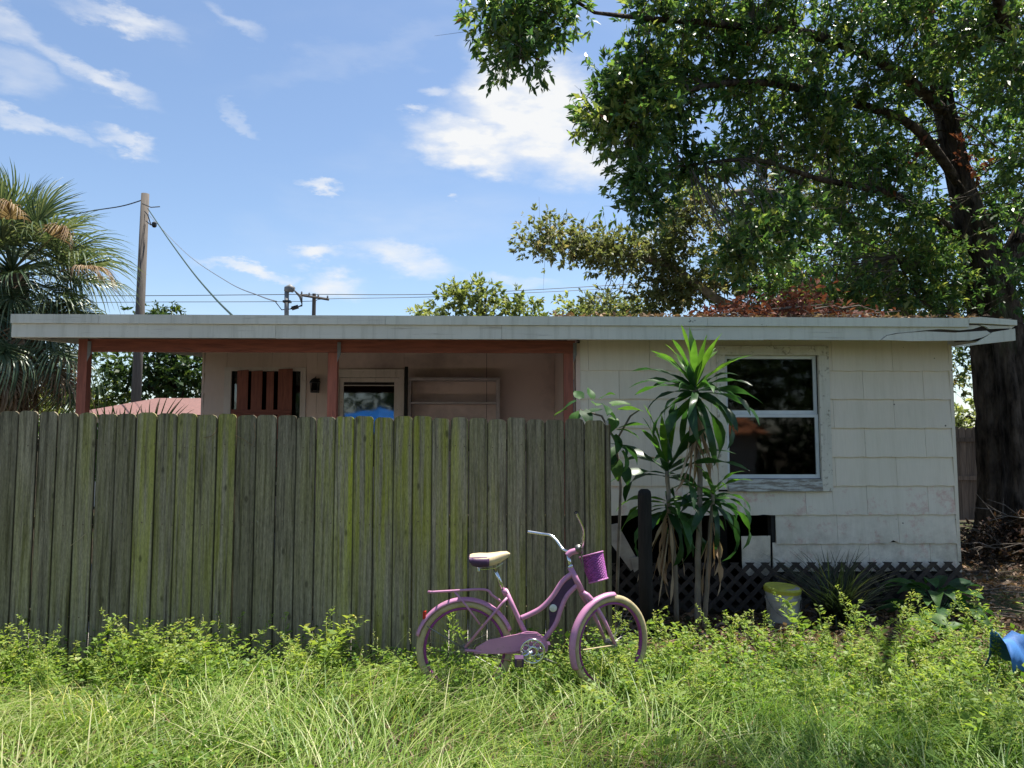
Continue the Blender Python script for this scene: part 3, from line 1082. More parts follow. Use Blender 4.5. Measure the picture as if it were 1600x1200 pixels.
# screen door
dr = emptypart('door', house)
dgx0, dgx1, dgz1 = P(537, 600, BY).x, P(616, 600, BY).x, P(580, 597, BY).z
sub('door_trim', G().box((dtx0, BY - .03, pd[3]), (dtx1, BY + .01, dtz1)), MAT['pinktrim'], dr)
sub('door_trim', G().box((dtx0 + .002, BY - .028, .42), (pd[0], BY + .01, pd[3])), MAT['pinktrim'], dr)
sub('door_trim', G().box((pd[1], BY - .028, .42), (dtx1 - .002, BY + .01, pd[3])), MAT['pinktrim'], dr)
g = G()
rectwall(g, pd[0] + .004, pd[1] - .004, .43, pd[3] - .004, BY + .0, BY + .03, [(dgx0, dgx1, 1.3, dgz1)])
sub('door_panel', g, MAT['pinktrim'], dr)
sub('pane', G().box((dgx0 - .005, BY + .012, 1.295), (dgx1 + .005, BY + .016, dgz1 + .005)), MAT['doorglass'], dr)
zc = P(580, 602, BY).z
sub('glazing_bar', G().box((dgx0, BY + .004, zc - .008), (dgx1, BY + .01, zc + .004)), MAT['pinktrim'], dr)

# porch lantern
lp = emptypart('wall_lantern', house)
c = P(492, 602, BY - .1)
sub('back_plate', G().box((c.x - .045, BY - .03, c.z - .06), (c.x + .045, BY - .013, c.z + .10)), MAT['black'], lp)
sub('arm', G().tube([(c.x, BY - .02, c.z + .08), (c.x, BY - .06, c.z + .115), (c.x, BY - .1, c.z + .10), (c.x, BY - .1, c.z + .06)], .009, 6), MAT['black'], lp)
sub('cap', G().revolve((c.x, BY - .1, c.z + .035), [(.075, 0), (.07, .02), (.045, .05), (.015, .065)], 8), MAT['black'], lp)
g = G()
for k in range(4):
    sx, sy = ((-1, -1), (1, -1), (1, 1), (-1, 1))[k]
    g.tube([(c.x + sx * .042, BY - .1 + sy * .042, c.z - .09), (c.x + sx * .052, BY - .1 + sy * .052, c.z + .035)], .006, 4)
g.box((c.x - .048, BY - .148, c.z - .10), (c.x + .048, BY - .052, c.z - .085))
sub('cage', g, MAT['black'], lp)
sub('lantern_glass', G().box((c.x - .04, BY - .14, c.z - .084), (c.x + .04, BY - .06, c.z + .033)), MAT['glass'], lp)

# beam, posts
bz0, bz1 = P(500, 551, HY).z, 2.625
bx0, bx1 = P(128, 540, HY).x, hx0 - .035
put('porch_beam', G().box((bx0 + .09, HY - .03, bz0), (bx1, HY + .008, bz1)), MAT['redwood'], house)
put('porch_beam', G().box((bx0 + .09, HY + .012, bz0 + .01), (bx1, HY + .05, bz1)), MAT['redwood'], house)
for pxx, top in ((128, bz1), (519, bz0), (888, bz0)):
    p0 = P(pxx - 7, 640, HY)
    put('porch_post', G().box((p0.x, HY - .035, .42), (p0.x + .09, HY + .055, top - .002)), MAT['redpost'], house)
    put('post_bracket', G().prism([(p0.x + .091, bz0 + .10), (p0.x + .125, bz0 + .10), (p0.x + .125, bz0 - .02), (p0.x + .091, bz0 - .10)], HY - .042, HY - .037), MAT['galv'], house)
# screen panel on the porch side
s0, s1 = P(886, 592, HY + .5), P(899, 650, HY + .5)
put('screen_panel', G().hexa([(s0.x - .01, HY + .45, 1.2), (s1.x - .06, HY + .42, 1.2), (s1.x - .06, HY + .44, 1.2), (s0.x - .01, HY + .47, 1.2),
                              (s0.x - .01, HY + .45, s0.z), (s1.x + .01, HY + .42, s0.z - .02), (s1.x + .01, HY + .44, s0.z - .02), (s0.x - .01, HY + .47, s0.z)]), MAT['curtain'], house)

# roof: slab rising gently to the back
ra, rb = P(18, 510, RY), P(1585, 510, RY)
zf0, zf1 = P(800, 529.5, RY).z, P(800, 494.5, RY).z
slope = .075
def rz(y):
    return slope * (y - RY)
roof = put('roof', G().hexa([(ra.x + .03, RY + .05, zf1 - .12), (rb.x - .05, RY + .05, zf1 - .12), (rb.x - .05, 15.5, zf1 - .12 + rz(15.5)), (ra.x + .03, 15.5, zf1 - .12 + rz(15.5)),
                             (ra.x + .01, RY + .015, zf1 + .004), (rb.x - .01, RY + .015, zf1 + .004), (rb.x - .01, 15.5, zf1 + .004 + rz(15.5)), (ra.x + .01, 15.5, zf1 + .004 + rz(15.5))]),
           MAT['roof'], house)
zs = P(800, 508.5, RY).z
def fboard(x0, x1, z0, z1, ya, yb, mat, name='fascia_board', jz=0.0):
    a, b = P(x0, 510, RY).x, P(x1, 510, RY).x
    sl = -.0000
    put(name, G().hexa([(a + .0015, ya, z0), (b - .0015, ya, z0 + jz), (b - .0015, yb, z0 + jz), (a + .0015, yb, z0),
                        (a + .0015, ya, z1), (b - .0015, ya, z1 + jz), (b - .0015, yb, z1 + jz), (a + .0015, yb, z1)]), mat, roof)
for a, b in ((18, 156), (156, 603), (603, 1105), (1105, 1512)):
    fboard(a, b, zs + .001, zf1, RY - .022, RY + .012, MAT['fascia'] if a < 600 else MAT['fascia_mossy'], 'drip_board')
for a, b in ((18, 431), (431, 784), (784, 1193)):
    fboard(a, b, zf0 + rnd.uniform(-.003, .003), zs - .001, RY, RY + .03, MAT['fascia'])
# split and sprung boards at the right end
def fpoly(pts, ya, yb, mat, name='fascia_board'):
    poly = [(P(x, y, RY).x, P(x, y, RY).z) for x, y in pts]
    put(name, G().prism(list(reversed(poly)), ya, yb), mat, roof)
fpoly([(1193, 508), (1527, 508), (1533, 510), (1520, 514), (1500, 516), (1470, 514), (1445, 516), (1420, 519), (1400, 520.5), (1385, 524), (1375, 531.5), (1193, 530.5)], RY, RY + .03, MAT['fascia'])
fpoly([(1376, 531.5), (1386, 524.5), (1402, 521.5), (1445, 518), (1490, 520), (1540, 517), (1547, 521), (1535, 527), (1516, 532), (1420, 533), (1400, 532)], RY - .012, RY + .018, MAT['fascia'])
fpoly([(1512, 497), (1530, 496), (1586, 501), (1586, 509), (1530, 506), (1512, 505.5)], RY - .03, RY + .01, MAT['fascia_mossy'], 'drip_board')
fpoly([(1530, 507.5), (1546, 508.5), (1585, 510), (1580, 513), (1545, 514), (1541, 511)], RY - .006, RY + .02, MAT['fascia'], 'fascia_splinter')
fpoly([(1490, 541), (1525, 535), (1547, 521.5), (1551, 519), (1585, 513.5), (1586, 532), (1540, 537), (1500, 542)], RY - .01, RY + .02, MAT['fascia'])
fpoly([(1500, 505), (1586, 509), (1583, 529), (1495, 534)], RY + .034, RY + .044, MAT['lattice'], 'sub_fascia')
# side fascias
put('side_fascia', G().hexa([(rb.x - .03, RY + .03, zf0), (rb.x - .006, RY + .03, zf0), (rb.x - .006, 15.5, zf0 + rz(15.5)), (rb.x - .03, 15.5, zf0 + rz(15.5)),
                             (rb.x - .03, RY + .03, zf1 - .01), (rb.x - .006, RY + .03, zf1 - .01), (rb.x - .006, 15.5, zf1 - .01 + rz(15.5)), (rb.x - .03, 15.5, zf1 - .01 + rz(15.5))]), MAT['fascia'], roof)
put('side_fascia', G().hexa([(ra.x + .004, RY + .031, zf0), (ra.x + .03, RY + .031, zf0), (ra.x + .03, 15.5, zf0 + rz(15.5)), (ra.x + .004, 15.5, zf0 + rz(15.5)),
                             (ra.x + .004, RY + .031, zf1 - .01), (ra.x + .03, RY + .031, zf1 - .01), (ra.x + .03, 15.5, zf1 - .01 + rz(15.5)), (ra.x + .004, 15.5, zf1 - .01 + rz(15.5))]), MAT['fascia'], roof)

# shelf frame standing on the porch
a, b = P(638, 590, BY - .25), P(781, 655, BY - .25)
shelf = thing('shelf_unit', 'dusty empty open shelf unit against the sooty porch wall', 'shelf', ((a.x + b.x) / 2, BY - .15, .42))
y0, y1 = BY - .25, BY - .03
put('side_panel', G().box((a.x + .002, y0, .42), (a.x + .035, y1, a.z - .035)), MAT['shelfpaint'], shelf)
put('side_panel', G().box((b.x - .05, y0, .42), (b.x - .002, y1, a.z - .035)), MAT['shelfpaint'], shelf)
put('top_board', G().box((a.x, y0 - .004, a.z - .034), (b.x, y1, a.z)), MAT['shelfpaint'], shelf)
zm = P(700, 629, BY - .25).z
for z in (zm, zm - .42, zm - .84, zm - 1.2):
    put('shelf_board', G().box((a.x + .036, y0 + .005, z - .015), (b.x - .051, y1, z + .008)), MAT['shelfpaint'], shelf)
k0 = P(635, 573, BY - .28)
put('upright_post', G().box((k0.x - .02, BY - .30, .42), (k0.x + .022, BY - .255, k0.z)), MAT['charred'], shelf)

# ------------------------------------------------------------------ lattice skirt
LY = HY - .10
la, lb = P(955, 880, LY), P(1503, 880, LY)
lat = thing('lattice_skirt', 'dark brown diagonal lattice panel skirting the base of the house', 'lattice', ((la.x + lb.x) / 2, LY, 0))
lz0, lz1 = .0, la.z
def clip_strip(x0, s, w):
    """45 degree strip through (x0, 0), direction (s, 1), clipped to the panel"""
    h = w * math.sqrt(2) / 2
    poly = [(x0 - h, lz0), (x0 + h, lz0), (x0 + h + s * (lz1 - lz0), lz1), (x0 - h + s * (lz1 - lz0), lz1)]
    def cl(poly, f, xx):
        out = []
        for i in range(len(poly)):
            p, q = poly[i], poly[(i + 1) % len(poly)]
            ip, iq = f(p[0]), f(q[0])
            if ip:
                out.append(p)
            if ip != iq:
                t = (xx - p[0]) / (q[0] - p[0])
                out.append((xx, p[1] + t * (q[1] - p[1])))
        return out
    poly = cl(poly, lambda x: x >= la.x, la.x)
    return cl(poly, lambda x: x <= lb.x, lb.x) if len(poly) >= 3 else poly
pitch = 24.2 / 162.0
for s, ya in ((1, LY), (-1, LY + .009)):
    x = la.x - .6
    while x < lb.x + .6:
        poly = clip_strip(x, s, .042)
        if len(poly) >= 3:
            put('slat', G().prism(list(reversed(poly)), ya - .004, ya + .004), MAT['lattice'], lat)
        x += pitch

# dark post and broken boards by the fence end
d0 = P(1007, 985, 6.45)
dp0, dp1 = P(996, 770, 6.45), P(1018, 770, 6.45)
g = G()
rr = (dp1.x - dp0.x) / 2
cx = (dp0.x + dp1.x) / 2
zt = P(1007, 764, 6.45).z
g.revolve((cx, 6.45, 0), [(rr * 1.03, 0), (rr, .5), (rr * .98, zt - .05), (rr * .88, zt - .02), (rr * .5, zt)], 14)
post = tag(put('gate_post', g, MAT['charred'], smooth=True), 'blackened round-topped wooden post beside the end of the fence', 'post')
for (pts, nm) in (([(955, 820), (965, 818), (1000, 882), (986, 892), (955, 850)], 'leaning'), ([(984, 872), (999, 868), (1003, 884), (990, 893)], 'small')):
    poly = [(P(x, y, 7.1).x, P(x, y, 7.1).z) for x, y in pts]
    yy = 7.1 if nm == 'leaning' else 7.06
    o = put('broken_board', G().prism(list(reversed(poly)), yy, yy + .02), MAT['whiteboard'])
    tag(o, 'dirty white broken board leaning in the dark gap beside the fence' if nm == 'leaning' else 'small white scrap at the foot of the leaning broken board', 'board')

# ------------------------------------------------------------------ bicycle
BKY = 4.95
def K(cx, cy, dy=0.0):
    return P(620 + cx / 3.636, 780 + cy / 3.636, BKY + dy)
rh = K(385, 850)
fh = K(1214, 818, .05)
WR = .303
bike = thing('bicycle', 'lilac step-through cruiser bicycle with cream tyres standing in the grass', 'bicycle', ((rh.x + fh.x) / 2, BKY, 0))
TURN = R(30)
f_fwd = Vector((math.cos(TURN), math.sin(TURN), 0))
f_ax = Vector((-math.sin(TURN), math.cos(TURN), 0))

def wheel(name, c, ax):
    w = emptypart(name, bike)
    sub('tyre', G().torus(c, ax, WR - .024, .023, .024, 64, 10), MAT['tyre'], w, True)
    sub('rim', G().torus(c, ax, WR - .053, .014, .010, 64, 8), MAT['magenta'], w, True)
    sub('hub', G().revolve(c, [(.010, -.05), (.010, -.034), (.024, -.033), (.024, -.028), (.013, -.024), (.013, .024), (.024, .028), (.024, .033), (.010, .034), (.010, .05)], 14, ax), MAT['steel'], w)
    g = G()
    u = ax.cross(Vector((0, 0, 1))).normalized()
    v = Vector((0, 0, 1))
    for k in range(36):
        th = 2 * math.pi * k / 36
        sd = 1 if k % 2 else -1
        th2 = th + (.65 if (k // 2) % 2 else -.65)
        p = c + (u * math.cos(th2) + v * math.sin(th2)) * .023 + ax * (.03 * sd)
        q = c + (u * math.cos(th) + v * math.sin(th)) * (WR - .06)
        g.tube([p, q], .0013, 3, False)
    sub('spokes', g, MAT['steel'], w)
    return w
wheel('rear_wheel', rh, Vector((0, 1, 0)))
wheel('front_wheel', fh, f_ax)

def fender(name, c, ax, fwd, a0, a1, R0=.318, hw=.029, mat='lilac'):
    g = G()
    ns, nm = 40, 7
    V, F = [], []
    for i in range(ns + 1):
        th = R(a0 + (a1 - a0) * i / ns)
        d = fwd * math.cos(th) + Vector((0, 0, 1)) * math.sin(th)
        for k in range(nm):
            s = -1 + 2 * k / (nm - 1)
            V.append(c + d * (R0 - .020 * abs(s) ** 2.6) + ax * (hw * s))
    for i in range(ns):
        for k in range(nm - 1):
            F.append((i * nm + k, i * nm + k + 1, (i + 1) * nm + k + 1, (i + 1) * nm + k))
    g.add(V, F)
    o = put(name, g, MAT[mat], bike, True)
    md = o.modifiers.new('thick', 'SOLIDIFY')
    md.thickness = .002
    return o
fender('rear_mudguard', rh, Vector((0, 1, 0)), Vector((1, 0, 0)), 164, 22)
fender('front_mudguard', fh, f_ax, f_fwd, 203, 84)

def bt(name, pts, r, mat, n=10, dy=0.0, smooth=True, parent=None):
    """bicycle tube through crop points (cx, cy[, dy])"""
    q = [K(p[0], p[1], (p[2] if len(p) > 2 else 0) + dy) for p in pts]
    return put(name, G().tube(q, r, n), MAT[mat], parent or bike, smooth)

def smoothpts(pts, n=6):
    """Catmull-Rom through tuples"""
    pts = [tuple(p) + (0,) * (3 - len(p)) for p in pts]
    out = []
    for i in range(len(pts) - 1):
        p0, p1, p2, p3 = pts[max(i - 1, 0)], pts[i], pts[i + 1], pts[min(i + 2, len(pts) - 1)]
        for k in range(n):
            t = k / n
            out.append(tuple(.5 * (2 * b + (c - a) * t + (2 * a - 5 * b + 4 * c - d) * t * t + (3 * b - a - 3 * c + d) * t ** 3) for a, b, c, d in zip(p0, p1, p2, p3)))
    out.append(pts[-1])
    return out
BB = (772, 866)
bt('top_tube', smoothpts([(1000, 418), (940, 470), (885, 552), (825, 615), (765, 650), (706, 676)]), .0165, 'lilac')
bt('down_tube', smoothpts([(1026, 485), (968, 545), (932, 620), (905, 700), (862, 765), (800, 845), BB]), .0165, 'lilac')
bt('seat_tube', [(618, 515), (668, 625), (725, 750), BB], .0155, 'lilac')
bt('head_tube', [(984, 384), (1050, 522)], [.019, .021], 'lilac')
bt('bottom_bracket', [(BB[0], BB[1], -.04), (BB[0], BB[1], .04)], .02, 'lilac')
for s in (-.038, .038):
    bt('seat_stay', [(627, 560, s * .45), (600, 590, s * .8), (388, 842, s * 1.35)], .0085, 'lilac', 8)
    bt('chain_stay', [(386, 858, s * 1.35), (560, 872, s), (755, 868, s * .7)], .0095, 'lilac', 8)
poly = [(1012, 440), (1020, 482), (968, 538), (928, 612), (900, 695), (862, 752), (868, 690), (862, 620), (888, 556), (940, 482)]
q = [K(x, y) for x, y in poly]
put('frame_panel', G().prism([(p.x, p.z) for p in reversed(q)], BKY - .007, BKY + .007), MAT['purple'], bike)
c = K(888, 618, -.016)
put('badge', G().revolve(c, [(.022, 0), (.024, .004), (.018, .009), (.008, .011)], 18, (0, -1, 0)), MAT['pearl'], bike)
# seat post, saddle
bt('seat_post', [(614, 530), (553, 388)], .0125, 'chrome')
bt('seat_clamp', [(608, 512), (622, 540)], .019, 'lilac')
g = G()
secs = [(416, 318, 348, .085), (432, 312, 372, .105), (470, 308, 380, .112), (515, 308, 378, .098), (555, 303, 372, .070), (590, 297, 358, .045), (625, 296, 335, .030), (643, 306, 320, .016)]
V, F = [], []
nm = 14
for (cx_, yt, yb, hw) in secs:
    t, b = K(cx_, yt), K(cx_, yb)
    for k in range(nm):
        ph = math.pi * 2 * k / nm
        zz_ = (t.z + b.z) / 2 + (t.z - b.z) / 2 * math.copysign(abs(math.sin(ph)) ** .7, math.sin(ph))
        V.append((t.x, BKY + hw * math.copysign(abs(math.cos(ph)) ** .8, math.cos(ph)), zz_))
for i in range(len(secs) - 1):
    for k in range(nm):
        F.append((i * nm + k, i * nm + (k + 1) % nm, (i + 1) * nm + (k + 1) % nm, (i + 1) * nm + k))
F += [tuple(range(nm)), tuple(range(len(secs) * nm - 1, (len(secs) - 1) * nm - 1, -1))]
sad = put('saddle', g.add(V, F), MAT['cream'], bike, True)
g = G()
V, F = [], []
for (cx_, yt, yb, hw) in [(413, 317, 350, .087), (432, 312, 373, .107), (470, 309, 381, .114), (510, 310, 379, .101), (526, 312, 377, .094)]:
    t, b = K(cx_, yt), K(cx_, yb)
    for k in range(9):
        ph = -math.pi * 1.24 + math.pi * 1.48 * k / 8
        zz_ = (t.z + b.z) / 2 + (t.z - b.z) / 2 * 1.05 * math.copysign(abs(math.sin(ph)) ** .7, math.sin(ph))
        V.append((t.x, BKY + (hw + .003) * math.copysign(abs(math.cos(ph)) ** .8, math.cos(ph)), zz_))
for i in range(4):
    for k in range(8):
        F.append((i * 9 + k, i * 9 + k + 1, (i + 1) * 9 + k + 1, (i + 1) * 9 + k))
F.append(tuple(range(9)))
o = put('saddle_side_panel', g.add(V, F), MAT['purple'], bike, True)
o.modifiers.new('thick', 'SOLIDIFY').thickness = .003
o['label'] = 'dark purple rear panel of the cream saddle'
g = G()
for s in (-.03, .03):
    g.tube([K(450, 378, s), K(480, 398, s), K(560, 392, s), K(605, 362, s * .6)], .004, 6)
    g.tube([K(468, 384, s + .02 * k / 12) + Vector((.012 * math.cos(k * 1.6), .012 * math.sin(k * 1.6), -.002 * k)) for k in range(16)], .0028, 5)
put('saddle_rails', g, MAT['chrome'], bike)
# rack
for s in (-.055, .055):
    bt('rack_rail', smoothpts([(196, 528, s), (300, 522, s), (495, 513, s), (545, 548, s * .8), (592, 580, s * .3)], 5), .0075, 'lilac', 8)
    bt('rack_strut', [(330, 526, s), (400, 612, s * .95), (472, 712, s * .9)], .006, 'lilac', 8)
bt('rack_loop', smoothpts([(196, 528, -.055), (183, 527, -.03), (181, 527, 0), (183, 527, .03), (196, 528, .055)], 4), .0085, 'lilac', 8)
for cx_ in (250, 310, 370, 430, 490):
    bt('rack_crossbar', [(cx_, 524 - (cx_ - 250) * .04, -.055), (cx_, 524 - (cx_ - 250) * .04, .055)], .0055, 'lilac', 6)
o = put('rear_reflector', G().box(tuple(K(147, 682, -.02)), tuple(K(168, 632, .02))), MAT['redlens'], bike)
bt('mudguard_stay', [(172, 722, -.036), (384, 850, -.048)], .0032, 'steel', 6)
bt('mudguard_stay', [(172, 722, .036), (384, 850, .048)], .0032, 'steel', 6)
# chain guard, crank set
poly = [(438, 878), (450, 842), (520, 800), (690, 766), (740, 751), (795, 756), (838, 784), (860, 828), (857, 862), (842, 868), (700, 862), (560, 878)]
q = [K(x, y, -.05) for x, y in poly]
cg = put('chain_guard', G().prism([(p.x, p.z) for p in reversed(q)], BKY - .052, BKY - .042), MAT['lilac'], bike)
g = G()
for k in range(9):
    yy = 762 + k * 10.5
    xe = 860 - max(0, (806 - yy)) * .9 - max(0, (775 - yy)) * 1.2
    g.tube([K(692 + k * 4, yy, -.0535), K(xe - 6, yy, -.0535)], .0022, 5)
put('guard_ribs', g, MAT['lilac'], cg)
cc = K(BB[0], BB[1], -.066)
g = G()
g.torus(cc, (0, 1, 0), .072, .0025, .0075, 40, 6)
g.torus(cc, (0, 1, 0), .026, .003, .008, 24, 6)
for k in range(7):
    th = 2 * math.pi * k / 7
    g.torus(cc + Vector((math.cos(th) * .049, 0, math.sin(th) * .049)), (0, 1, 0), .0185, .002, .0035, 18, 5)
put('chainring', g, MAT['chrome'], bike, True)
bt('chain', [(775, 945, -.066), (560, 900, -.06), (390, 875, -.055)], .004, 'rust', 5)
bt('crank', [(BB[0], BB[1], -.085), (703, 908, -.09)], [.012, .009], 'chrome', 8)
bt('crank', [(BB[0], BB[1], .075), (840, 822, .08)], [.012, .009], 'chrome', 8)
for (cx_, cy_, d0_, d1_) in ((695, 920, -.10, -.19), (842, 820, .09, .18)):
    a, b = K(cx_ - 26, cy_ + 12, d0_), K(cx_ + 26, cy_ - 12, d1_)
    pd_ = put('pedal', G().box((min(a.x, b.x), min(a.y, b.y), min(a.z, b.z)), (max(a.x, b.x), max(a.y, b.y), max(a.z, b.z))), MAT['purple'], bike)
    g = G()
    g.box((min(a.x, b.x) + .01, min(a.y, b.y) - .003, min(a.z, b.z) + .006), (max(a.x, b.x) - .012, min(a.y, b.y) + .001, max(a.z, b.z) - .006))
    put('pedal_reflector', g, MAT['rust'], pd_)
bt('kickstand', [(745, 872, .03), (910, 935, .16), (950, 972, .20)], .008, 'steel', 7)
# fork
lx = f_ax * .046
top = K(1050, 522)
crown = K(1066, 545, .015)
for s in (-1, 1):
    q = [top + Vector((0, 0, -.005)), crown + lx * (s * .7) + Vector((0, 0, .004)), crown + lx * s + f_fwd * .03 + Vector((0, 0, -.03)),
         crown.lerp(fh, .5) + lx * s + f_fwd * .018, fh + lx * s * 1.05]
    put('fork_leg', G().tube(q, [.016, .017, .0155, .013, .010], 10), MAT['lilac'], bike, True)
    put('axle_nut', G().revolve(fh + lx * s * 1.1, [(.012, -.006), (.012, .006)], 6, f_ax), MAT['steel'], bike)
put('front_mudguard_stay', G().tube([fh - f_ax * .05, fh - f_fwd * .245 - f_ax * .036], .0035, 6), MAT['cream'], bike)
# stem, bars
bt('stem_quill', [(990, 392), (972, 318)], .0125, 'chrome')
bt('headset_nut', [(989, 388), (982, 374)], .02, 'chrome', 8)
bt('stem_clamp', smoothpts([(968, 322), (990, 302), (1030, 292)], 4), .020, 'lilac')
bt('bar_clamp', [(1040, 300, .045), (1030, 275, -.05)], .021, 'steel', 10)
g = G()
for pts in ([(1036, 288, .0), (990, 296, .05), (948, 288, .09), (908, 236, .14), (872, 206, .17), (820, 197, .19), (745, 185, .21)],
            [(1036, 288, .0), (1050, 270, -.08), (1058, 232, -.14), (1060, 185, -.20), (1050, 145, -.27), (1018, 76, -.40)]):
    g.tube([K(*p) for p in smoothpts(pts, 5)], .0108, 10, False)
put('handlebar', g, MAT['chrome'], bike, True)
e = K(1019, 80, -.395)
d_ = (K(1018, 76, -.40) - K(1040, 122, -.31)).normalized()
put('bar_end_hole', G().revolve(K(1018, 76, -.40) - d_ * .004, [(.009, 0), (.0085, .002)], 12, d_), MAT['black'], bike)
# basket
bt_, bb_ = K(1104, 314, .13), K(1146, 466, .10)
ax = (bt_ - bb_).normalized()
ux = Vector((1, 0, 0)) - ax * ax.x
ux.normalize()
vy = ax.cross(ux)
nb, mb = 56, 22
V, F = [], []
for j in range(mb + 1):
    t = j / mb
    cpt = bb_.lerp(bt_, t)
    r_ = .060 + .0175 * t
    for k in range(nb):
        th = 2 * math.pi * k / nb
        wv = .0028 * (1 if (k // 2 + j) % 2 else -1) * (1 if k % 2 else .4)
        V.append(cpt + ux * math.cos(th) * (r_ + wv) + vy * math.sin(th) * (r_ + wv) * 1.15)
for j in range(mb):
    for k in range(nb):
        F.append((j * nb + k, j * nb + (k + 1) % nb, (j + 1) * nb + (k + 1) % nb, (j + 1) * nb + k))
F.append(tuple(range(nb - 1, -1, -1)))
bsk = put('basket', G().add(V, F), MAT['wicker'], bike)
bsk.modifiers.new('thick', 'SOLIDIFY').thickness = .006
g = G()
for cpt, r_ in ((bb_ + ax * .004, .0625), (bt_, .0785)):
    V, F = [], []
    for k in range(nb):
        th = 2 * math.pi * k / nb
        for j in range(6):
            ph = 2 * math.pi * j / 6
            rr_ = r_ + .0055 * math.cos(ph)
            V.append(cpt + ux * math.cos(th) * rr_ + vy * math.sin(th) * rr_ * 1.15 + ax * (.0055 * math.sin(ph)))
    for k in range(nb):
        for j in range(6):
            F.append((k * 6 + j, ((k + 1) % nb) * 6 + j, ((k + 1) % nb) * 6 + (j + 1) % 6, k * 6 + (j + 1) % 6))
    put('basket_rim', G().add(V, F), MAT['wickerrim'], bsk, True)
put('basket_bracket', G().tube([K(1034, 300, .03), K(1050, 322, .06), K(1062, 400, .07)], .006, 6), MAT['steel'], bike)

# ------------------------------------------------------------------ strap-leaved plants
def strap_mesh(name, droop, wave, w0=.13, seg=9, fold=.25, twist=0.0):
    """unit-length leaf along +X, arching down"""
    V, F = [], []
    x = z = 0.0
    ang = 0.0
    pts = []
    for k in range(seg + 1):
        t = k / seg
        pts.append((x, z, ang))
        ang -= droop / seg * (0.4 + 1.3 * t)
        x += math.cos(ang) / seg
        z += math.sin(ang) / seg
    for k, (x, z, a) in enumerate(pts):
        t = k / seg
        w = w0 * (.34 + .66 * math.sin(min(1, t * 1.7 + .06) * math.pi / 2)) * (1 - max(0, (t - .55) / .45) ** 2.0) + .002
        dz = wave * math.sin(t * 9.0) * w
        tw = twist * t
        for s in (-1, 0, 1):
            yy = s * w / 2
            zz = fold * abs(s) * w * .5 + dz * s
            V.append((x - math.sin(a) * zz, yy * math.cos(tw) - 0, z + math.cos(a) * zz + yy * math.sin(tw)))
    for k in range(seg):
        for j in range(2):
            a0 = k * 3 + j
            F.append((a0, a0 + 1, a0 + 4, a0 + 3))
    me = bpy.data.meshes.new(name)
    me.from_pydata(V, [], F)
    me.polygons.foreach_set('use_smooth', [True] * len(F))
    return me
DR = [strap_mesh('dracaena_leaf', d, w, .112, twist=tw) for d, w, tw in ((.5, .2, .1), (.9, .3, -.3), (1.3, .3, .3), (1.7, .4, -.2), (.25, .2, 0), (2.1, .45, .4))]
for me in DR:
    me.materials.append(DRAC)
DRACLIGHT = leafmat('bright_dracaena_leaf', [(0, (.045, .125, .022)), (1, (.10, .21, .03))], .42, .4, .35, 2.0, attr=False, noise_scale=9)
DRL = [m_.copy() for m_ in DR]  # brighter green copies, used for most of the upper leaves
for me in DRL:
    me.materials.clear()
    me.materials.append(DRACLIGHT)
DRYM = [strap_mesh('dry_leaf', d, w, .034, 8, .9, tw) for d, w, tw in ((.3, .9, .9), (.6, 1.2, -1.2), (.15, .8, .5), (.9, 1.4, 1.6))]
for me in DRYM:
    me.materials.append(DRYSTRAP)

def place(name, me, parent, loc, az, el, L, roll=0.0, wscale=1.0):
    o = bpy.data.objects.new(name, me)
    COL.objects.link(o)
    o.parent = parent
    o.location = Vector(loc) - Vector(parent.location)
    m = Matrix.Rotation(az, 3, 'Z') @ Matrix.Rotation(-el, 3, 'Y') @ Matrix.Rotation(roll, 3, 'X')
    o.rotation_euler = m.to_euler()
    o.scale = (L, L * wscale, L)
    return o

def dracaena(label, stempts, radii, leafspec, dryspec):
    base = Vector(stempts[0])
    base.z = 0
    t = thing('dracaena_plant', label, 'plant', base, 'dracaena plants in front of the house')
    pts = [Vector(p) for p in stempts]
    g = G()
    sm = []
    sr = []
    for i in range(len(pts) - 1):
        for k in range(6):
            f = k / 6
            sm.append(pts[i].lerp(pts[i + 1], f) + Vector((rnd.uniform(-.004, .004), 0, 0)))
            sr.append((radii[i] * (1 - f) + radii[i + 1] * f) * (1.06 if k % 2 else .97))
    sm.append(pts[-1])
    sr.append(radii[-1])
    g.tube(sm, sr, 9)
    put('stem', g, MAT['palebark'], t, True)
    for (p, n, el0, el1, L0, L1, kinds) in leafspec:
        for k in range(n):
            f = (k + .5) / n
            az = k * 2.399 + rnd.uniform(-.3, .3)
            el = el0 + (el1 - el0) * f + rnd.uniform(-.12, .12)
            L = (L0 + (L1 - L0) * f) * rnd.uniform(.85, 1.15)
            q = Vector(p) + Vector((math.cos(az) * .012, math.sin(az) * .012, -.14 * (1 - f)))
            place('leaf', (DRL if f > .62 and rnd.random() < .8 else DR)[kinds[int(f * len(kinds))]], t, q, az, el, L, rnd.uniform(-.4, .4), rnd.uniform(.85, 1.15))
    for (p, dz, n, L0, L1) in dryspec:
        for k in range(n):
            az = rnd.uniform(0, 6.28)
            q = Vector(p) + Vector((math.cos(az) * .02, math.sin(az) * .02, -rnd.uniform(0, dz)))
            place('dry_leaf', DRYM[k % 4], t, q, az, R(rnd.uniform(-87, -56)), rnd.uniform(L0, L1), rnd.uniform(-1, 1), rnd.uniform(.6, 1.2))
    return t
DY = 6.6
dracaena('tallest dracaena with a bright green crown before the window', [P(1090, 985, DY), P(1091, 860, DY), P(1094, 740, DY), P(1083, 650, DY), P(1086, 606, DY)], [.028, .025, .022, .021, .024],
         [(P(1086, 596, DY), 50, R(-38), R(86), .64, .44, (3, 2, 2, 1, 1, 0, 0, 4))], [(P(1085, 640, DY), .30, 20, .3, .62)])
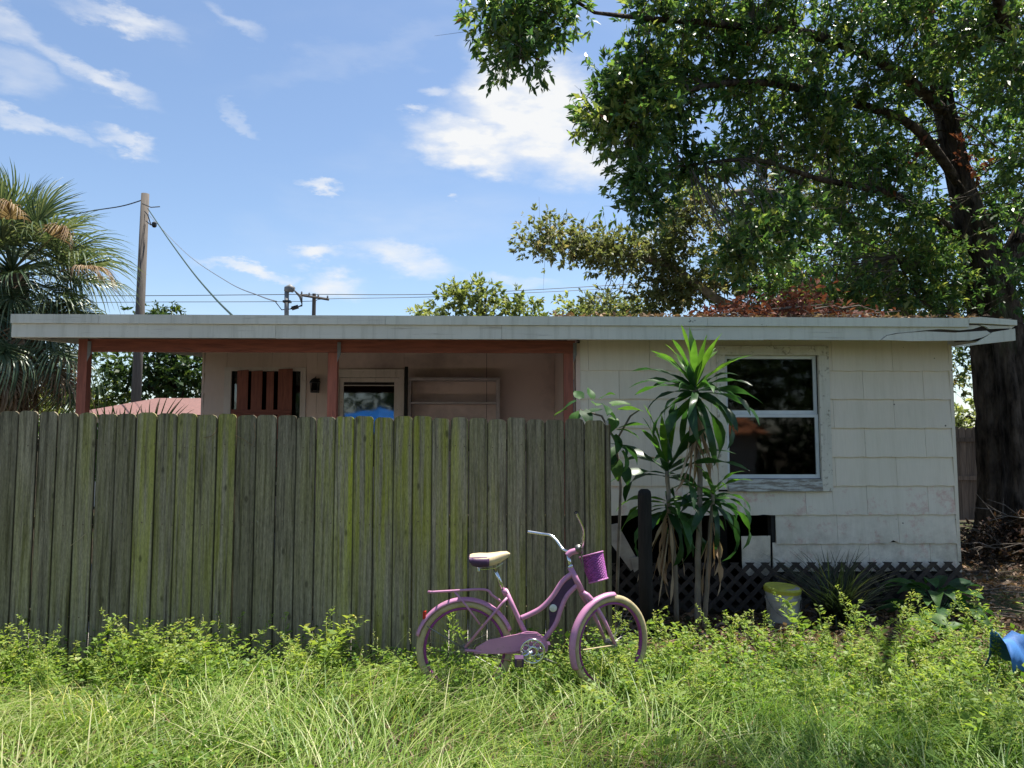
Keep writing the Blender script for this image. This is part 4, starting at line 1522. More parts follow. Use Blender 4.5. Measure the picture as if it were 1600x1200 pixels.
dracaena('dark-leaved dracaena with wide drooping leaves next to the fence end', [P(1058, 970, DY + .1), P(1055, 880, DY + .1), P(1045, 790, DY + .1), P(1041, 715, DY + .1)], [.022, .02, .018, .019],
         [(P(1042, 722, DY + .1), 18, R(-5), R(78), .74, .52, (2, 1, 0, 4)), (P(1043, 780, DY + .1), 20, R(-30), R(25), .55, .5, (5, 3, 2, 2))], [(P(1046, 800, DY + .1), .2, 14, .3, .7)])
dracaena('short drooping dracaena with brown hanging leaves right of the tall stem', [P(1100, 985, DY - .05), P(1106, 900, DY - .05), P(1112, 800, DY - .05), P(1114, 765, DY - .05)], [.02, .02, .017, .017],
         [(P(1114, 765, DY - .05), 22, R(-40), R(60), .55, .36, (5, 5, 3, 3, 2, 1))], [(P(1112, 800, DY - .05), .3, 9, .3, .5)])

# broad leaves (philodendron, peace lily, elephant ear)
def broad_mesh(name, ratio, cup=.18, droop=.8, heart=False):
    V, F = [], []
    seg = 8
    x = z = 0
    ang = 0
    for k in range(seg + 1):
        t = k / seg
        if heart:
            w = ratio * (math.sin(min(1, t * 2.2 + .28) * math.pi / 2)) * (1 - max(0, (t - .25) / .75) ** 1.7) + .004
        else:
            w = ratio * math.sin(math.pi * min(1, t * .96 + .03) ** .85) + .004
        for s in (-1, -.5, 0, .5, 1):
            V.append((x - (.12 * abs(s) * heart * (1 - t) ** 4), s * w / 2, z + cup * abs(s) * w * .5 + .02 * math.sin(t * 8 + s * 2)))
        ang -= droop / seg * (.3 + 1.4 * t)
        x += math.cos(ang) / seg
        z += math.sin(ang) / seg
    for k in range(seg):
        for j in range(4):
            a0 = k * 5 + j
            F.append((a0, a0 + 1, a0 + 6, a0 + 5))
    me = bpy.data.meshes.new(name)
    me.from_pydata(V, [], F)
    me.polygons.foreach_set('use_smooth', [True] * len(F))
    return me
PH = [broad_mesh('vine_leaf', .62, .2, d, True) for d in (.4, .9, 1.3)]
PL = [broad_mesh('lily_leaf', .34, .3, d) for d in (.6, 1.0, 1.5)]
EE = [broad_mesh('ear_leaf', .85, .25, d, True) for d in (.5, .9)]
for me in PH + PL:
    me.materials.append(BROAD)
for me in EE:
    me.materials.append(LIGHTBROAD)
LB = [m.copy() for m in PH]
for me in LB:
    me.materials.clear()
    me.materials.append(LIGHTBROAD)

VY = 6.15
vb = P(960, 1010, VY)
vine = thing('philodendron_vine', 'broad-leaved climbing vine spilling over the right end of the fence', 'plant', (vb.x, VY, 0))
stem = [P(962, 1010, VY), P(966, 860, VY), P(970, 760, VY), P(962, 690, VY), P(940, 650, VY), P(905, 640, VY - .02)]
g = G().tube(stem, [.014, .013, .012, .011, .009, .006], 7)
g.tube([P(962, 690, VY), P(985, 650, VY - .05), P(1000, 640, VY - .08)], [.009, .008, .005], 6)
put('stem', g, MAT['twig'], vine, True)
for (x, y, dy, az, el, L, k, light) in [
        (898, 628, .0, 2.6, -.5, .15, 0, 0), (905, 645, -.1, 3.6, -.9, .17, 1, 1), (912, 642, -.12, -1.2, -.8, .17, 1, 0), (908, 622, .05, 2.0, .8, .14, 0, 0),
        (925, 622, .05, 1.8, 1.2, .13, 0, 0), (940, 622, .0, .6, .7, .15, 1, 0), (945, 634, -.1, -1.4, -.3, .17, 1, 0), (938, 640, -.1, 3.4, -.2, .16, 0, 0),
        (950, 645, -.08, -.6, -.6, .17, 2, 0), (956, 632, -.02, .2, .2, .17, 0, 0), (968, 640, -.08, -.1, .1, .19, 0, 1), (960, 655, .02, -2.0, -.7, .17, 2, 0),
        (970, 668, -.05, .1, .3, .22, 0, 0), (968, 672, -.1, -.4, -.1, .18, 1, 0), (960, 680, -.06, -1.2, -.8, .18, 2, 0), (965, 690, -.05, -.7, -.6, .17, 2, 0),
        (955, 700, .04, -1.7, -1.0, .2, 2, 0), (972, 705, -.06, -.9, -1.1, .19, 2, 0), (962, 720, 0, -1.5, -1.2, .18, 2, 0), (980, 700, -.02, 0, -.9, .16, 1, 0),
        (885, 640, .05, 3.0, -.4, .12, 0, 0), (930, 632, .08, 1.3, .4, .15, 1, 0), (975, 730, 0, -1.1, -1.3, .16, 2, 0)]:
    place('leaf', (LB if light else PH)[k], vine, P(x, y, VY + dy), az, el * .8, L * 1.0, rnd.uniform(-.5, .5))

def rosette(name, label, cat, base, meshes, n, L0, L1, el0, el1, stalk=True, group=None):
    t = thing(name, label, cat, base, group)
    g = G()
    for k in range(n):
        f = (k + .5) / n
        az = k * 2.399 + rnd.uniform(-.4, .4)
        el = el0 + (el1 - el0) * f + rnd.uniform(-.15, .15)
        L = L0 + (L1 - L0) * rnd.random()
        b0 = Vector(base)
        tip = b0 + Vector((math.cos(az) * math.cos(el), math.sin(az) * math.cos(el), math.sin(el))) * L * (.9 if stalk else .02)
        if stalk:
            midp = b0.lerp(tip, .5) + Vector((0, 0, L * .06))
            g.tube([b0 + Vector((0, 0, -.02)), midp, tip], [.005, .004, .003], 5)
        place('leaf', meshes[k % len(meshes)], t, tip, az, el * .35, L, rnd.uniform(-.4, .4))
    if stalk:
        put('stalks', g, BROAD, t, True)
    return t
b = P(1465, 975, 7.0)
rosette('peace_lily', 'clump of lance-shaped green leaves in front of the lattice corner', 'plant', (b.x, 7.0, 0), PL, 34, .22, .40, R(15), R(82))
b = P(1475, 1020, 6.1)
rosette('elephant_ear', 'light green large-leaved plant at the weed edge below the lily clump', 'plant', (b.x, 6.1, 0), EE, 9, .15, .22, R(40), R(82))
b = P(1030, 1000, 6.4)
rosette('ground_lily', 'low dark broad-leaved seedling at the foot of the dracaenas', 'plant', (b.x, 6.4, 0), PH, 14, .12, .18, R(10), R(60))
# dark strap-grass clump
b = P(1310, 985, 6.75)
n = 260
base = np.stack([b.x + rng.normal(0, .06, n), 6.75 + rng.normal(0, .06, n), np.zeros(n)], 1)
Vb, Fb, seg = blades(base, rng.uniform(0, 6.28, n), rng.uniform(.4, .8, n), rng.uniform(.2, 1.3, n), rng.uniform(.010, .018, n), 5)
o = link('lilyturf_clump', fastmesh('lilyturf_clump', Vb, Fb, np.repeat(rng.random(n), seg)), STRAPGRASS)
tag(o, 'dark clump of grassy strap leaves against the lattice right of the bucket', 'plant')

# bucket
bk = P(1224, 968, 6.85)
bz = P(1224, 968, 6.85).z
BX = bk.x
bucket = thing('bucket', 'white plastic bucket with a yellow lid before the lattice', 'bucket', (BX, 6.85, 0))
zt = P(1224, 918, 6.85).z
h = zt
put('body', G().revolve((BX, 6.85, 0), [(.125, .0), (.130, .02), (.146, h * .72), (.153, h * .72), (.153, h * .77), (.147, h * .78), (.148, h * .9), (.156, h * .91), (.156, h * .96), (.149, h * .97), (.149, h)], 30), MAT['bucket'], bucket, False)
g = G().revolve((BX, 6.85, h), [(.157, -.035), (.160, -.005), (.150, .012), (.140, .004), (.02, .012)], 30, (.05, -.06, 1))
put('lid', g, MAT['yellow'], bucket)
hp = [(BX + .157 * math.cos(t), 6.85 - .157 * abs(math.sin(t)) * .95 - .004, h * .86 - .19 * math.sin(t)) for t in np.linspace(0, math.pi, 12)]
put('handle', G().tube(hp, .003, 5), MAT['steel'], bucket)

# dead frond scraps and blue sheet
n = 60
b = P(1008, 1004, 5.75)
base = np.stack([b.x + rng.normal(0, .10, n), 5.75 + rng.normal(0, .05, n), .03 + rng.random(n) * .05], 1)
Vb, Fb, seg = blades(base, rng.normal(0.1, .3, n), rng.uniform(.08, .16, n), rng.uniform(1.5, 2.4, n), rng.uniform(.012, .03, n), 3)
o = link('dead_frond', fastmesh('dead_frond', Vb, Fb, np.repeat(rng.uniform(.5, 1, n), seg)), DRYLEAF)
tag(o, 'pale dry palm frond scraps on the ground behind the front wheel', 'dead frond')
b = P(1592, 1040, 4.9)
V, F = [], []
for j in range(9):
    for i in range(13):
        u, v = i / 12, j / 8
        x = b.x - .16 + u * .44
        zz = .20 + .20 * (1 - (2 * v - 1) ** 2) + .03 * math.sin(u * 11 + v * 5) + .02 * math.sin(u * 23 - v * 9)
        V.append((x + .02 * math.sin(v * 9), 4.72 + v * .3 + .03 * math.sin(u * 9), zz))
for j in range(8):
    for i in range(12):
        F.append((j * 13 + i, j * 13 + i + 1, (j + 1) * 13 + i + 1, (j + 1) * 13 + i))
o = put('plastic_sheet', G().add(V, F), MAT['blue'], smooth=True)
o.modifiers.new('thick', 'SOLIDIFY').thickness = .004
tag(o, 'crumpled bright blue plastic sheet half hidden in weeds at the right edge', 'plastic sheet')

# ------------------------------------------------------------------ trees
def limb(g, pts, rads, n=10, rough=.05, ridge=0):
    """tapered limb through points with wobble"""
    sm, sr = [], []
    pts = [Vector(p) for p in pts]
    for i in range(len(pts) - 1):
        p0, p1, p2, p3 = pts[max(i - 1, 0)], pts[i], pts[i + 1], pts[min(i + 2, len(pts) - 1)]
        for k in range(5):
            t = k / 5
            q = .5 * ((2 * p1) + (p2 - p0) * t + (2 * p0 - 5 * p1 + 4 * p2 - p3) * t * t + (3 * p1 - p0 - 3 * p2 + p3) * t ** 3)
            r_ = rads[i] * (1 - t) + rads[i + 1] * t
            sm.append(q)
            sr.append(r_ * (1 + rnd.uniform(-rough, rough)))
    sm.append(pts[-1])
    sr.append(rads[-1])
    if ridge:
        g.ridged(sm, sr, n, ridge)
    else:
        g.tube(sm, sr, n)
    return sm

def crown(blobs, leaf, per, spread, skeleton, flat=.75, width=.38, droop=.25):
    """blobs: (centre, (rx, ry, rz), clusters) -> leaf arrays, twig shapes"""
    cs, ds, ss, rr = [], [], [], []
    tw = G()
    sk = np.array([tuple(p) for p in skeleton]) if skeleton else None
    for (c, rad, ncl) in blobs:
        c = np.array(c)
        rad = np.array(rad)
        for q in range(ncl):
            d = rng.normal(0, 1, 3)
            d /= np.linalg.norm(d)
            k = c + d * rad * rng.uniform(.35, 1.0) ** .6
            m = max(3, int(per * rng.uniform(.6, 1.4)))
            ns_ = max(2, m // 9)
            tip = np.clip(rng.normal(0, 1, (ns_, 3)), -1.7, 1.7) * spread * np.array([1, 1, flat])
            td = tip / (np.linalg.norm(tip, axis=1)[:, None] + 1e-6) + d * .5 + rng.normal(0, .35, (ns_, 3))
            td[:, 2] += .15 - droop
            td /= np.linalg.norm(td, axis=1)[:, None]
            own = rng.integers(0, ns_, m)
            t_ = rng.uniform(-1.0, .15, m)[:, None]
            off = tip[own] + td[own] * t_ * leaf * 1.1
            out = td[own] * .8 + rng.normal(0, .55, (m, 3))
            cs.append(k + off)
            ds.append(out)
            ss.append(leaf * np.clip(rng.lognormal(-.05, .32, m), .4, 1.7))
            shade = rng.normal(.03, .22)  # random tone per cluster, spread widened to suggest sunlit clumps
            rr.append(np.where(rng.random(m) < .004, 1.0, np.clip(rng.random(m) * .9 + shade + .03, 0, .965)))
            src = sk[np.argmin(((sk - k) ** 2).sum(1))] if sk is not None else c
            v = k - src
            ln = np.linalg.norm(v)
            if ln > 1.9:
                src = k - v / ln * 1.9
            mid = (src + k) / 2 + rng.normal(0, .12, 3) * min(1, ln)
            tw.tube([src, mid, k, k + d * spread * .9], [.011, .008, .005, .002], 3, False)
            for s in range(3):
                e = k + rng.normal(0, 1, 3) * spread
                tw.tube([mid * .3 + k * .7, e], [.004, .0015], 3, False)
    cs, ds, ss, rr = map(np.concatenate, (cs, ds, ss, rr))
    Vb, Fb = leaves(cs, ds, ss, width, .12, .2)
    return Vb, Fb, rr, tw

def B(x, y, Y, rx, ry, rY, ncl):
    """blob seen at photograph (x, y) with pixel radii"""
    s = Y / FPX
    rx, ry = max(8, rx - 20), max(8, ry - 18)
    return (P(x, y, Y), (rx * s, rY, ry * s), ncl)

def C(x, y, Y, rx, ry, rY, ncl):
    s = Y / FPX
    return (P(x, y, Y), (rx * s, rY, ry * s), ncl)

# --- big oak
TY = 12.0
oak_base = P(1560, 830, TY)
oak = thing('oak_tree', 'huge dark-leaved oak towering over the right end of the house', 'tree', (oak_base.x, TY, 0))
g = G()
skel = []
tr = [Vector((oak_base.x + .25, TY, -.1)), Vector((oak_base.x + .2, TY, .35)), P(1579, 740, TY), P(1572, 620, TY), P(1556, 500, TY), P(1534, 400, TY), P(1505, 300, TY), P(1480, 190, TY), P(1462, 100, TY), P(1440, 0, TY), P(1400, -160, TY)]
skel += limb(g, tr, [.58, .46, .40, .375, .34, .26, .18, .15, .12, .10, .07], 38, .03, .19)
# second stem to the right
skel += limb(g, [P(1552, 470, TY), P(1590, 380, TY + .1), P(1650, 250, TY + .2), P(1700, 60, TY + .4), P(1740, -200, TY + .5)], [.2, .15, .12, .09, .05], 18, .04, .09)
# limbs
LIMBS = [
    ([P(1480, 180, TY), P(1400, 110, 11), P(1290, 60, 10), P(1150, 40, 9.2), P(1020, 30, 8.8), P(930, 20, 8.4)], [.16, .14, .11, .08, .05, .03]),
    ([P(930, 20, 8.4), P(860, -20, 8.1), P(818, -30, 8.0), P(815, 40, 7.9), P(818, 100, 7.9)], [.03, .03, .028, .02, .008]),
    ([P(1500, 290, TY), P(1430, 200, 11.2), P(1330, 160, 10.4), P(1200, 130, 9.6), P(1080, 140, 9.0), P(985, 190, 8.8)], [.14, .12, .1, .075, .05, .02]),
    ([P(1530, 400, TY), P(1450, 330, 11.4), P(1380, 300, 10.6), P(1280, 280, 10), P(1180, 250, 9.5), P(1060, 260, 9.2)], [.12, .1, .08, .06, .045, .02]),
    ([P(1462, 100, TY), P(1520, 70, 10.8), P(1600, 50, 9.6), P(1680, 60, 8.4)], [.14, .13, .11, .09]),
    ([P(1440, 0, TY), P(1340, -160, 10.5), P(1380, -330, 8.8), P(1460, -480, 7.2), P(1560, -760, 5.8)], [.15, .1, .07, .05, .03]),
    ([P(1650, 250, TY), P(1600, 130, 10.5), P(1560, 0, 9.0), P(1560, -220, 7.6), P(1600, -560, 6.0)], [.14, .12, .1, .08, .05]),
    ([P(1590, 380, TY), P(1660, 330, 12), P(1760, 280, 12)], [.16, .12, .08]),
    ([P(1555, 560, TY), P(1500, 500, 11.8), P(1440, 470, 11.5), P(1400, 400, 11.3)], [.08, .06, .04, .02]),
]
for pts, rr_ in LIMBS:
    skel += limb(g, pts, [q * .62 for q in rr_], 10, .08, .08)
# bare twisting twigs
for k in range(70):
    a = skel[rnd.randrange(30, 78)]
    d = Vector((rnd.uniform(-1, 1), rnd.uniform(-.6, .4), rnd.uniform(-.8, .6)))
    p1 = a + d * .35
    p2 = p1 + d * .4 + Vector((rnd.uniform(-.2, .2), 0, rnd.uniform(-.25, .15)))
    p3 = p2 + Vector((rnd.uniform(-.3, .3), rnd.uniform(-.2, .2), rnd.uniform(-.4, .1)))
    limb(g, [a, p1, p2, p3], [.022, .015, .009, .003], 5)
put('trunk', g, MAT['bark'], oak, True)
oblobs = [
    # hanging spray at top left
    B(790, 25, 8.0, 42, 34, .35, 9), B(848, 15, 8.0, 48, 34, .35, 10), B(812, 78, 7.9, 26, 34, .25, 6), B(878, 22, 8.1, 26, 26, .3, 4), B(770, -5, 8.0, 25, 18, .3, 3),
    # left mass
    B(975, 140, 8.9, 62, 48, .5, 16), B(945, 185, 8.8, 38, 42, .4, 9), B(985, 205, 8.9, 58, 36, .5, 13), B(1000, 280, 9.0, 42, 42, .45, 11), B(1008, 325, 9.0, 26, 24, .3, 5),
    B(1050, 190, 9.3, 50, 60, .6, 14), B(1000, 95, 8.9, 28, 26, .4, 5), B(1060, 110, 9.2, 60, 50, .6, 14), B(1090, 270, 9.4, 50, 45, .5, 9),
    # top
    B(1030, 5, 8.8, 50, 40, .6, 11), B(1100, 30, 9.2, 70, 60, .7, 18), B(1200, 20, 9.6, 80, 60, .8, 20), B(1300, 40, 10, 90, 70, .9, 22), B(1400, 20, 10.4, 80, 60, .9, 18),
    B(1480, -10, 10.6, 80, 60, 1, 16), B(1570, 20, 10, 70, 60, 1, 16), B(1160, 120, 9.6, 70, 60, .8, 18), B(1260, 140, 10, 80, 60, .8, 20), B(1360, 150, 10.6, 70, 60, .8, 16),
    # middle
    B(1170, 220, 9.8, 70, 60, .7, 18), B(1270, 240, 10.2, 80, 60, .8, 20), B(1370, 250, 10.8, 60, 60, .8, 13), B(1200, 320, 10, 70, 55, .6, 15), B(1300, 330, 10.6, 80, 60, .8, 16),
    B(1400, 340, 11.4, 60, 60, .6, 11), B(1440, 420, 11.8, 50, 60, .6, 10), B(1380, 430, 12.2, 60, 50, .8, 12), B(1300, 420, 12.4, 60, 60, .8, 13), B(1230, 430, 12.0, 50, 50, .7, 10),
    B(1480, 470, 12.2, 50, 40, .5, 7), B(1560, 130, 11, 60, 60, .8, 10), B(1590, 230, 12.4, 50, 60, .6, 9), B(1580, 330, 12.8, 60, 50, .6, 9), B(1640, 420, 12.8, 60, 50, .6, 8),
    B(1520, 200, 12.8, 60, 60, .5, 8), B(1430, 220, 12.6, 60, 60, .5, 9), B(1590, 480, 13, 50, 40, .5, 5), B(1450, 100, 11.4, 60, 50, .6, 9), B(1510, 560, 13.4, 40, 40, .4, 5),
    # lower skirts of foliage down to the roofline
    B(1330, 450, 11.2, 60, 44, .5, 8), B(1400, 470, 11.4, 60, 40, .5, 8), B(1460, 450, 11.4, 50, 50, .4, 6), B(1270, 460, 11.2, 50, 40, .5, 6), B(1430, 390, 11, 50, 44, .4, 5), B(1590, 440, 11, 40, 50, .3, 5), B(1500, 390, 11.2, 36, 36, .2, 2),
    # leaves behind and around the stem
    B(1420, 270, 13.2, 60, 60, .5, 9), B(1500, 330, 13.2, 60, 60, .5, 9), B(1450, 370, 13.2, 60, 60, .5, 9), B(1570, 270, 13.4, 60, 60, .5, 10), B(1590, 400, 13.4, 60, 60, .5, 10), B(1530, 120, 13, 60, 60, .5, 8),
    B(1480, 420, 13.4, 60, 50, .5, 8), B(1600, 180, 13.2, 50, 50, .5, 8), B(1400, 180, 13, 60, 60, .5, 8), B(1340, 260, 12.8, 60, 60, .5, 8), B(1600, 500, 13.4, 50, 50, .5, 7), B(1430, 330, 10.8, 44, 40, .4, 4),
    B(1395, 250, 10.4, 44, 40, .4, 4), B(1500, 60, 10.2, 50, 44, .4, 5), B(1590, 330, 11.2, 44, 40, .3, 4), B(1500, 470, 13.6, 60, 44, .5, 8), B(1360, 380, 13, 60, 50, .5, 9),
    # near bunch hanging in front
    B(1185, 385, 8.8, 50, 42, .35, 12), B(1150, 400, 8.7, 32, 30, .3, 5), B(1230, 350, 8.9, 36, 40, .35, 6),
    B(1540, 40, 9.4, 60, 50, .4, 7), B(1580, 150, 9.6, 60, 50, .4, 7), B(1600, 260, 10.2, 50, 50, .4, 6), B(1470, 90, 9.8, 50, 44, .4, 5), B(1560, 330, 13, 60, 60, .4, 8),
    # right-hand sprays near the viewer
    B(1590, 90, 8.6, 50, 45, .4, 8), B(1620, 160, 8.8, 40, 40, .4, 5),
    # upper canopy, over the yard and house
    B(1150, -90, 9.2, 110, 70, 1, 8), B(1320, -110, 9.4, 130, 80, 1.2, 10), B(1500, -120, 9.6, 130, 80, 1.2, 10), B(1700, -60, 10, 120, 120, 1.4, 20),
    B(1720, 150, 11, 110, 120, 1.4, 20), B(1740, 320, 12, 110, 100, 1.4, 16), B(1280, -260, 8.8, 150, 90, 1.3, 8), B(1480, -300, 9.0, 180, 100, 1.5, 12), B(1700, -320, 9.0, 160, 110, 1.5, 14),
]
# limbs reaching out over the grass, well above the frame
for (x, y, z, rx, ry, rz_, n) in ((2.9, 4.3, 6.4, 1.0, .4, .4, 13), (4.3, 4.2, 6.8, 1.1, .5, .5, 12), (5.7, 4.3, 6.4, 1.0, .6, .6, 8), (3.4, 3.8, 7.2, 1.2, .4, .4, 9), (6.6, 5.5, 6.6, .8, .8, .6, 8)):
    oblobs.append((Vector((x, y, z)), (rx, ry, rz_), n))
Vb, Fb, rr_, tw = crown(oblobs, .092, 145, .20, skel, .85, .38)
link('crown', fastmesh('oak_crown', Vb, Fb, rr_), OAK, oak, 'stuff')
put('twigs', tw, MAT['twig'], oak, kind='stuff')
# dead red sprays caught in the oak
dr_bl = [B(1505, 240, 11.6, 16, 14, .2, 3), B(1430, 240, 11.4, 16, 12, .2, 2), B(1185, 78, 9.4, 8, 14, .15, 2), B(1455, 30, 10.6, 12, 18, .2, 2), B(1520, 265, 11.4, 20, 12, .2, 2)]
Vb, Fb, rr_, tw = crown(dr_bl, .09, 30, .12, None, 1, .4)
link('dead_leaves', fastmesh('dead_leaves', Vb, Fb, rr_), REDLEAF, oak, 'stuff')

# --- olive, moss-hung live oak behind
L_Y = 14.0
lb0 = P(1440, 820, L_Y)
live = thing('live_oak', 'paler olive-leaved oak with a long limb reaching left above the roof', 'tree', (lb0.x, L_Y, 0))
g = G()
sk2 = limb(g, [Vector((lb0.x, L_Y, -.1)), P(1425, 600, L_Y), P(1398, 460, L_Y), P(1350, 380, L_Y), P(1312, 330, L_Y), P(1280, 240, L_Y)], [.32, .25, .21, .17, .14, .08], 12)
sk2 += limb(g, [P(1398, 460, L_Y), P(1280, 500, 13.8), P(1150, 480, 13.6), P(1090, 445, 13.5), P(1040, 412, 13.4), P(960, 395, 13.2), P(880, 385, 13), P(838, 372, 13)], [.12, .11, .085, .075, .06, .04, .025, .01], 9)
sk2 += limb(g, [P(1312, 330, L_Y), P(1200, 300, 13.8), P(1110, 310, 13.6), P(1050, 340, 13.5)], [.1, .08, .05, .02], 8)
put('trunk', g, MAT['palebark'], live, True)
lbl = [B(850, 375, 13, 32, 22, .3, 9), B(905, 385, 13.1, 45, 24, .4, 14), B(965, 395, 13.2, 48, 26, .4, 15), B(1020, 400, 13.4, 50, 34, .5, 16), B(1060, 350, 13.5, 50, 44, .6, 16), B(1090, 310, 13.6, 50, 36, .5, 10),
       B(1050, 450, 13.6, 55, 34, .5, 14), B(1020, 475, 13.8, 50, 22, .5, 9), B(1110, 440, 13.8, 50, 40, .5, 13), B(1150, 370, 14, 60, 50, .6, 14), B(1180, 440, 14, 60, 45, .6, 12), B(1250, 380, 14.2, 60, 60, .6, 12),
       B(1330, 470, 14.4, 70, 40, .6, 16), B(1250, 470, 14.3, 70, 40, .6, 14), B(1400, 400, 14.6, 70, 50, .6, 12), B(1290, 300, 14.4, 60, 50, .6, 9), B(950, 480, 14, 40, 14, .4, 4), B(1430, 490, 14.6, 60, 40, .6, 8), B(1490, 590, 14.4, 30, 40, .4, 4), B(1230, 270, 14.2, 60, 50, .6, 8)]
Vb, Fb, rr_, tw = crown(lbl, .085, 170, .27, sk2, .8, .46)
link('crown', fastmesh('live_oak_crown', Vb, Fb, rr_), OLIVE, live, 'stuff')
put('twigs', tw, MAT['twig'], live, kind='stuff')
# ivy up its leaning trunk
ib = [B(x, y, L_Y - .2, 16, 16, .2, 3) for x, y in ((1395, 450), (1375, 415), (1350, 385), (1328, 355), (1312, 330), (1405, 480), (1385, 435))]
Vb, Fb, rr_, _ = crown(ib, .07, 60, .13, None, 1, .7)
link('ivy', fastmesh('ivy', Vb, Fb, rr_), FARLEAF, live, 'stuff')

# --- distant trees over the roof and under the porch beam
def fartree(label, x, Y, ytop, blobs, leaf, per, spread, mat, trunk_r=.2, group='distant trees'):
    b0 = P(x, 700, Y)
    t = thing('tree', label, 'tree', (b0.x, Y, 0), group)
    g = G()
    sk = limb(g, [Vector((b0.x, Y, -.1)), Vector((b0.x + .1, Y, 1.6)), P(x, (ytop + 694) / 2, Y), P(x + 4, ytop + 14, Y)], [trunk_r, trunk_r * .85, trunk_r * .6, .04], 8)
    for bl in blobs:
        sk += limb(g, [sk[len(sk) // 3], (sk[len(sk) // 3] + bl[0]) / 2 + Vector((0, 0, .2)), bl[0]], [trunk_r * .4, trunk_r * .3, .03], 6)
    put('trunk', g, MAT['bark'], t, True)
    Vb, Fb, rr_, tw = crown(blobs, leaf, per, spread, sk, .8, .5)
    link('crown', fastmesh('crown', Vb, Fb, rr_), mat, t, 'stuff')
    return t
fartree('rounded light green tree rising above the roof behind the house', 745, 30, 445,
        [C(720, 470, 30, 36, 20, 1, 20), C(760, 462, 30, 34, 14, 1, 14), C(735, 500, 30, 50, 30, 1, 14), C(810, 475, 30, 34, 18, 1, 10), C(830, 500, 30, 40, 30, 1, 12), C(770, 490, 30, 14, 30, .4, 6)], .19, 46, .36, FARLEAF)
fartree('low sliver of treetop above the roof left of the rounded tree', 655, 36, 486, [C(652, 493, 36, 14, 7, .6, 6), C(670, 500, 36, 24, 14, .8, 8)], .22, 45, .3, FARLEAF, .15)
fartree('low olive treetop above the roof beneath the long oak limb', 935, 26, 470, [C(900, 492, 26, 40, 12, .8, 10), C(955, 484, 26, 34, 18, .8, 10), C(930, 510, 26, 60, 30, 1, 12), C(985, 488, 26, 34, 18, .8, 10)], .16, 60, .3, FARLEAF, .15)
fartree('dense dark green tree seen under the porch beam behind the pole', 272, 34, 540, [C(250, 572, 34, 46, 40, 1, 22), C(200, 590, 34, 46, 40, 1, 16), C(300, 600, 34, 46, 30, 1, 16), C(290, 585, 34, 40, 40, 1, 18), C(225, 600, 34, 36, 34, 1, 12), C(320, 570, 34, 40, 40, 1, 10), C(270, 520, 34, 40, 40, 1, 12)], .22, 70, .45, DARKLEAF)
fartree('small rounded treetop peeking above the roof beside the utility pole', 245, 40, 482, [C(250, 490, 40, 24, 9, .8, 8), C(232, 496, 40, 20, 14, .8, 6)], .22, 50, .35, DARKLEAF, .15)
fartree('yellow green bush tree behind the brown fence at the far right', 1500, 20, 640, [C(1498, 662, 20, 34, 20, .8, 14), C(1520, 655, 20, 24, 22, .8, 8)], .12, 60, .25, FARLEAF, .1)
for (x, Y) in ((30, 34), (90, 38), (150, 34)):
    fartree({30: 'hazy green tree low behind the palm trunk at far left', 90: 'green tree low behind the porch post and palm skirt', 150: 'green tree low between porch post and utility pole'}[x], x, Y, 590,
            [C(x - 20, 615, Y, 40, 24, 1, 12), C(x + 20, 622, Y, 40, 24, 1, 12), C(x, 650, Y, 60, 30, 1, 12)], .2, 55, .35, FARLEAF, .15)

# --- sabal palm
PY = 12.6
pb = P(22, 700, PY)
palm = thing('palm_tree', 'shaggy cabbage palm with brown hanging skirt left of the house', 'palm tree', (pb.x, PY, 0))
g = G()
pt = P(18, 430, PY)
ptc = []
prr = []
for k in range(26):
    f = k / 25
    ptc.append(Vector((pb.x, PY, 0)).lerp(pt, f))
    prr.append(.22 + .035 * (k % 2) + (.05 if f < .06 else 0))
g.tube(ptc, prr, 12)
put('trunk', g, MAT['palmtrunk'], palm)
def fan_mesh(name, mat, n=46, spread_=R(150), droop=.7, lw=.038, petiole=.75):
    """costapalmate fan along +X, unit blade length"""
    Vs, Fs, rs = [], [], []
    # petiole
    g = G().tube([(0, 0, 0), (petiole * .5, 0, .02), (petiole, 0, 0)], [.022, .018, .012], 5)
    Vs.append(np.array(g.v))
    quads = [f if len(f) == 4 else (f[0], f[1], f[2], f[3]) for f in g.f if len(f) >= 4]
    Fs.append(np.array(quads))
    rs += [.3] * len(quads)
    off = len(g.v)
    costa = .35
    for k in range(n):
        f = -1 + 2 * (k + .5) / n
        a = f * spread_ * .8 + rnd.uniform(-.05, .05)
        st = np.array([petiole + costa * (1 - abs(f)) * .9, 0, -.10 * (1 - abs(f))])
        L = (.95 - .25 * abs(f)) * rnd.uniform(.85, 1.08)
        d = np.array([math.cos(a), math.sin(a), .14 * abs(f) + rnd.uniform(-.06, .06)])
        s = np.array([-math.sin(a), math.cos(a), 0])
        row = []
        seg = 5
        drp = droop * rnd.uniform(.6, 1.4)
        for j in range(seg + 1):
            t = j / seg
            p = st + d * L * t * (1 - .12 * drp * t * t) + np.array([0, 0, -drp * .55 * L * max(0, t - .35) ** 1.8 * 1.6])
            w = lw * (math.sin(min(1, t * 1.6 + .25) * math.pi / 2)) * (1 - t) ** .55 * .5 + .001
            row += [p - s * w + np.array([0, 0, w * .8]), p, p + s * w + np.array([0, 0, w * .8])]
        Vs.append(np.array(row))
        ff = []
        for j in range(seg):
            b_ = off + j * 3
            ff += [(b_, b_ + 1, b_ + 4, b_ + 3), (b_ + 1, b_ + 2, b_ + 5, b_ + 4)]
        Fs.append(np.array(ff))
        rs += [rnd.random()] * len(ff)
        off += len(row)
    me = fastmesh(name, np.concatenate(Vs), np.concatenate(Fs), rs)
    me.materials.append(mat)
    return me
FAN = [fan_mesh('frond', PALM, droop=d) for d in (.55, 1.2, 1.8)]
